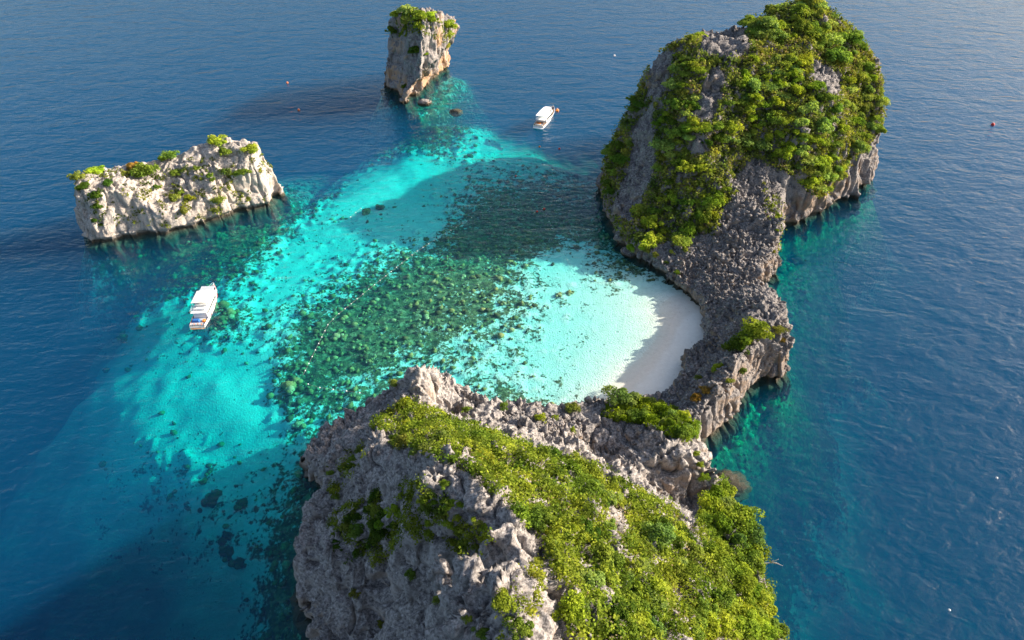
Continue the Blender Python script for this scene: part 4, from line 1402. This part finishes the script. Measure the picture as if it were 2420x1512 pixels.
float_line([(1078, 537), (1023, 570), (982, 596), (932, 636), (894, 666), (866, 688), (824, 723), (795, 746), (775, 767), (754, 810), (739, 840), (724, 871), (716, 887)], 2.5, 0.16, "long rope of white floats running down across the reef", 'float lines round the reef')
float_line([(1093, 528), (1117, 513), (1144, 498), (1173, 483), (1207, 487), (1250, 489), (1288, 494), (1292, 510), (1300, 529), (1308, 548), (1323, 577), (1348, 629)], 4.5, 0.13, "faint arc of small floats in the shade of the far headland", 'float lines round the reef')
float_line([(728, 908), (754, 916), (775, 919), (796, 922), (818, 924), (860, 930)], 3.2, 0.17, "short row of floats left of the rock pinnacle", 'float lines round the reef')
float_line([(853, 493), (840, 503), (826, 515)], 3.0, 0.18, "short string of floats at the brown coral mound", 'float lines round the reef')
float_line([(1098, 355), (1078, 363)], 3.0, 0.17, "two floats in the upper turquoise channel", 'float lines round the reef')


def buoy(px, py, r, mat, label):
    e = empty('buoy', Vector((*up(px, py), 0)))
    tag(e, label, 'buoy', 'single buoys')
    MB().ball((0, 0, r * .35), r, 12, 8, 0.95).build('float', mat, e, True)
    MB().tube([(0, 0, r * 1.2), (0, 0, r * 1.65)], [r * .22, r * .16], 6).build('ring', M['steel'], e)


buoy(679, 196, 0.5, M['orange'], "orange buoy, upper of two left of the rock tower")
buoy(706, 260, 0.5, M['orange'], "orange buoy, lower of two left of the rock tower")
buoy(1452, 132, 0.5, M['buoy_white'], "white buoy on open water left of the far headland")
buoy(2346, 295, 0.7, M['redbuoy'], "red buoy alone on the open sea at the far right")
buoy(1286, 494, 0.36, M['redbuoy'], "red buoy, right of two on the dark reef")
buoy(1269, 500, 0.32, M['redbuoy'], "red buoy, left of two on the dark reef")
buoy(1275, 347, 0.4, M['orange'], "orange buoy below the stern of the far boat")
buoy(1322, 352, 0.4, M['redbuoy'], "red buoy below and right of the far boat")
buoy(1317, 262, 0.75, M['orange'], "orange mooring buoy beside the bow of the far boat")
buoy(1219, 416, 0.3, M['redbuoy'], "tiny red buoy above the dark reef")
buoy(2355, 1130, 0.25, M['buoy_white'], "white buoy in the deep water at the right edge")
buoy(2243, 1442, 0.22, M['buoy_white'], "white buoy in the deep water at the lower right corner")

# ------------------------------------------------------------------ boats
def hull_mesh(st, thick=0.12):
    """Stations (y, half beam at deck, half beam at waterline, keel z, sheer z) lofted from stern to bow, with a bulwark standing proud of the deck."""
    mb = MB()
    vs, fs = [], []
    m_ = 9
    for y, bd, bw, kz, sz in st:
        vs += [(-bd + thick, y, sz), (-bd, y, sz), (-bw, y, 0.0), (-bw * .6, y, kz * .6), (0, y, kz), (bw * .6, y, kz * .6), (bw, y, 0.0), (bd, y, sz), (bd - thick, y, sz)]
    for i in range(len(st) - 1):
        for k in range(m_ - 1):
            a = i * m_ + k
            fs.append((a, a + 1, a + m_ + 1, a + m_))
    fs.append(tuple(range(m_)))
    mb.add(vs, fs)
    return mb


def deck_mesh(st, drop, inset=0.1):
    mb = MB()
    vs, fs = [], []
    for y, bd, bw, kz, sz in st:
        b = max(bd - inset, 0.02)
        vs += [(-b, y, sz - drop), (b, y, sz - drop)]
    for i in range(len(st) - 1):
        fs.append((2 * i, 2 * i + 1, 2 * i + 3, 2 * i + 2))
    return mb.add(vs, fs)


def tour_boat():
    e = empty('tour_boat', (*up(488, 728, 0.3), 0.0), math.radians(4))
    tag(e, "white double deck tour boat with cream canopy, moored left over turquoise water", 'boat')
    st = [(-8.2, 1.9, 1.75, -0.5, 1.25), (-5, 2.15, 2.0, -0.7, 1.25), (0, 2.2, 2.0, -0.8, 1.4), (4, 1.9, 1.6, -0.8, 1.75), (6.5, 1.15, 0.8, -0.6, 2.15), (8.0, 0.4, 0.2, -0.3, 2.5), (8.7, 0.05, 0.03, -0.1, 2.65)]
    h = hull_mesh(st).build('hull', M['white'], e, True)
    for sg in (-1, 1):
        MB().tube([(sg * (b + .03), y, s - .25) for y, b, _, _, s in st], 0.09, 6).build('rub_rail', M['red'], h, True)
    deck_mesh(st, 0.45).build('deck', M['grey'], e)
    c = MB().box(-1.75, 1.75, -4.6, 4.2, 0.9, 3.1, 0.08).build('cabin', M['white'], e)
    for sg in (-1, 1):
        for k in range(7):
            y = -4.1 + k * 1.12
            MB().box(min(sg * 1.70, sg * 1.79), max(sg * 1.70, sg * 1.79), y, y + .85, 1.75, 2.6).build('window', M['glass'], c)
    MB().box(-2.05, 2.05, -5.2, 4.9, 3.12, 3.24).build('upper_deck', M['white'], e)
    w = MB().box(-1.45, 1.45, 2.75, 4.6, 3.26, 4.75, 0.14).build('wheelhouse', M['white'], e)
    for k in range(3):
        x = -1.05 + k * .75
        MB().box(x, x + .6, 4.46, 4.56, 3.95, 4.5).build('window', M['glass'], w)
    MB().box(-1.7, 1.7, 2.55, 5.0, 4.78, 4.88, 0.03).build('wheelhouse_roof', M['grey'], e)
    cn = MB()
    for i in range(6):
        x0, x1 = -2.1 + .7 * i, -2.1 + .7 * (i + 1)
        z0, z1 = 5.25 + .22 * (1 - (x0 / 2.1) ** 2), 5.25 + .22 * (1 - (x1 / 2.1) ** 2)
        cn.add([(x0, -3.1, z0), (x1, -3.1, z1), (x1, 2.35, z1), (x0, 2.35, z0), (x0, -3.1, z0 + .07), (x1, -3.1, z1 + .07), (x1, 2.35, z1 + .07), (x0, 2.35, z0 + .07)], [(3, 2, 1, 0), (4, 5, 6, 7), (0, 1, 5, 4), (2, 3, 7, 6), (1, 2, 6, 5), (3, 0, 4, 7)])
    cn.build('canopy', M['cream'], e)
    for sg in (-1, 1):
        for y in (-3.0, -1.2, .6, 2.2):
            MB().tube([(sg * 1.95, y, 3.24), (sg * 1.95, y, 5.27)], 0.045, 6).build('canopy_post', M['steel'], e)
    for y in (-4.0, -2.2, -.8, .6):
        b = MB().box(-1.5, 1.3, y, y + .5, 3.26, 3.68).build('bench', M['cream'], e)
        MB().box(-1.5, 1.3, y - .1, y - .01, 3.5, 4.05).build('backrest', M['white'], b)
    rl = MB()
    for z in (3.7, 4.15):
        rl.tube([(2.0, 2.6, z), (2.0, -5.15, z), (-2.0, -5.15, z), (-2.0, 2.6, z)], 0.03, 5)
    for y in (-5.15, -3.9, -2.6, -1.3, 0, 1.3, 2.6):
        for sg in (-1, 1):
            rl.tube([(sg * 2.0, y, 3.24), (sg * 2.0, y, 4.17)], 0.03, 5)
    rl.build('upper_railing', M['steel'], e)
    br = MB()
    br.tube([(-1.7, 4.6, 2.5), (-1.05, 6.6, 2.85), (-.1, 8.4, 3.3), (.1, 8.4, 3.3), (1.05, 6.6, 2.85), (1.7, 4.6, 2.5)], 0.035, 5)
    for x, y, z in ((-1.7, 4.6, 2.5), (-1.05, 6.6, 2.85), (1.05, 6.6, 2.85), (1.7, 4.6, 2.5)):
        br.tube([(x, y, z - .8), (x, y, z)], 0.03, 5)
    br.build('bow_rail', M['steel'], e)
    MB().prism([(-.5, 5.2), (.5, 5.2), (.35, 6.4), (-.35, 6.4)], 1.75, 2.0).build('hatch', M['grey'], e)
    MB().tube([(0, 8.0, 2.4), (0, 8.9, 2.75)], [0.07, 0.05], 6).build('bowsprit', M['white'], e)
    for x, c_, w_ in ((-1.15, 'blue', .55), (-.35, 'blue', .45), (1.15, 'orange', .4)):
        MB().box(x - w_, x + w_, -6.6, -5.5, 0.82, 1.55 if c_ == 'blue' else 1.3, 0.15).build('stowed_tarp' if c_ == 'blue' else 'gear_tub', M[c_], e)
    for k in range(6):
        x = -1.3 + .45 * k
        MB().tube([(x, -7.6, .82), (x, -7.6, 1.5)], [0.11, 0.11], 8).build('diving_cylinder', M['orange' if k % 2 else 'steel'], e)
    MB().box(-1.7, 1.7, -8.75, -8.2, 0.15, 0.28).build('swim_platform', M['teak'], e)
    e.scale = (1, 1, 0.8)
    MB().tube([(1.1, -8.72, .25), (1.1, -8.8, 1.2), (1.45, -8.8, 1.2), (1.45, -8.72, .25)], 0.035, 5).build('ladder', M['steel'], e)
    for sg in (-1, 1):
        MB().tube([(sg * 2.25, -3, .7), (sg * 2.25, -3, .05)], [0.12, 0.14], 8).build('fender', M['navy'], e)
    return e


def motor_yacht():
    ax, ay = up(1271, 304, 0)
    bx, by = up(1307, 252, 2.0)
    d = Vector((bx - ax, by - ay))
    L = d.length
    e = empty('motor_yacht', ((ax + bx) / 2, (ay + by) / 2, 0), math.atan2(d.y, d.x) - math.pi / 2)
    tag(e, "sleek white motor yacht with long white roof, moored below the far headland", 'boat')
    k = L / 20.0
    st = [(-9.6, 2.2, 2.05, -.6, 1.3), (-6, 2.5, 2.3, -.9, 1.4), (0, 2.6, 2.35, -1, 1.75), (5, 2.2, 1.7, -1, 2.25), (8, 1.3, .8, -.7, 2.6), (9.6, .45, .2, -.3, 2.85), (10.2, .06, .04, -.1, 2.95)]
    h = hull_mesh(st).build('hull', M['white'], e, True)
    for sg in (-1, 1):
        MB().tube([(sg * (b + .02), y, s - .35) for y, b, _, _, s in st], 0.08, 6).build('rub_rail', M['navy'], h, True)
        MB().prism([(sg * 2.3, -1), (sg * 2.62, -1), (sg * 2.62, 2), (sg * 2.3, 2)] if sg > 0 else [(sg * 2.62, -1), (sg * 2.3, -1), (sg * 2.3, 2), (sg * 2.62, 2)], .9, 1.2).build('porthole_strip', M['glass'], h)
    deck_mesh(st, 0.3).build('deck', M['teak'], e)
    ho = MB()
    secs = [(-5.2, 2.05, 3.3), (-4.6, 2.05, 3.55), (1.5, 2.0, 3.6), (4.6, 1.5, 3.2), (6.6, .95, 2.5)]
    vs, fs = [], []
    for y, w, z in secs:
        vs += [(-w, y, 1.3), (-w * .92, y, z - .25), (-w * .75, y, z), (w * .75, y, z), (w * .92, y, z - .25), (w, y, 1.3)]
    for i in range(len(secs) - 1):
        for j in range(5):
            a = i * 6 + j
            fs.append((a, a + 1, a + 7, a + 6))
    fs += [(5, 4, 3, 2, 1, 0), tuple(24 + j for j in range(6))]
    hs = ho.add(vs, fs).build('deckhouse', M['white'], e)
    for sg in (-1, 1):
        for q in range(5):
            y = -4.2 + q * 1.5
            MB().add([(sg * 2.06, y, 2.1), (sg * 2.06, y + 1.2, 2.1), (sg * 1.96, y + 1.2, 2.95), (sg * 1.96, y, 2.95), (sg * 1.98, y, 2.1), (sg * 1.98, y + 1.2, 2.1), (sg * 1.88, y + 1.2, 2.95), (sg * 1.88, y, 2.95)],
                     [(0, 1, 2, 3), (7, 6, 5, 4), (0, 4, 5, 1), (1, 5, 6, 2), (2, 6, 7, 3), (3, 7, 4, 0)]).build('window', M['glass'], hs)
    MB().prism([(-1.95, -7.4), (1.95, -7.4), (2.0, -2.0), (1.75, 2.4), (1.1, 3.6), (-1.1, 3.6), (-1.75, 2.4), (-2.0, -2.0)], 5.15, 5.32).build('hardtop', M['white'], e)
    for sg in (-1, 1):
        for y in (-7.1, -3.4, .2, 2.6):
            MB().tube([(sg * 1.7, y, 3.2 if y > -5 else 1.1), (sg * 1.65, y - .2, 5.16)], 0.07, 6).build('hardtop_post', M['white'], e)
        MB().prism([(sg * .55 - .06, -1.5), (sg * .55 + .06, -1.5), (sg * .55 + .06, 1.4), (sg * .55 - .06, 1.4)], 5.325, 5.36).build('roof_stripe', M['red'], e)
    MB().box(-1.5, 1.5, 2.2, 2.35, 3.55, 4.5).build('windscreen', M['glass'], e)
    MB().box(-1.4, 1.4, -1.0, .2, 3.62, 4.15).build('helm_seat', M['cream'], e)
    MB().box(-2.0, 2.0, -7.6, -5.25, 3.3, 3.42).build('aft_deck_roof', M['white'], e)
    MB().box(-1.4, .4, -7.9, -7.3, 1.15, 1.7).build('sofa', M['orange'], e)
    MB().box(.6, 1.5, -8.4, -7.2, 1.15, 1.6).build('sofa', M['navy'], e)
    MB().box(-1.6, 1.6, -8.9, -8.5, 1.15, 1.65).build('sofa', M['cream'], e)
    MB().box(-2.0, 2.0, -10.5, -9.6, .25, .4).build('swim_platform', M['white'], e)
    MB().tube([(-2.0, 4.8, 2.9), (-1.2, 7.8, 3.35), (0, 9.9, 3.8), (1.2, 7.8, 3.35), (2.0, 4.8, 2.9)], 0.04, 5).build('bow_rail', M['steel'], e)
    MB().tube([(.9, 8.2, 3.0), (1.1, 9.0, 2.0)], [0.3, 0.3], 8).build('fender', M['navy'], e)
    MB().box(-.4, .4, 8.0, 8.7, 2.3, 2.75, .08).build('windlass', M['navy'], e)
    MB().tube([(0, 1.2, 5.3), (0, .9, 6.6)], [0.05, 0.03], 5).build('mast', M['steel'], e)
    e.scale = (k, k, k * 0.82)
    return e


tour_boat()
motor_yacht()

print("done", round(time.time() - T0, 1))
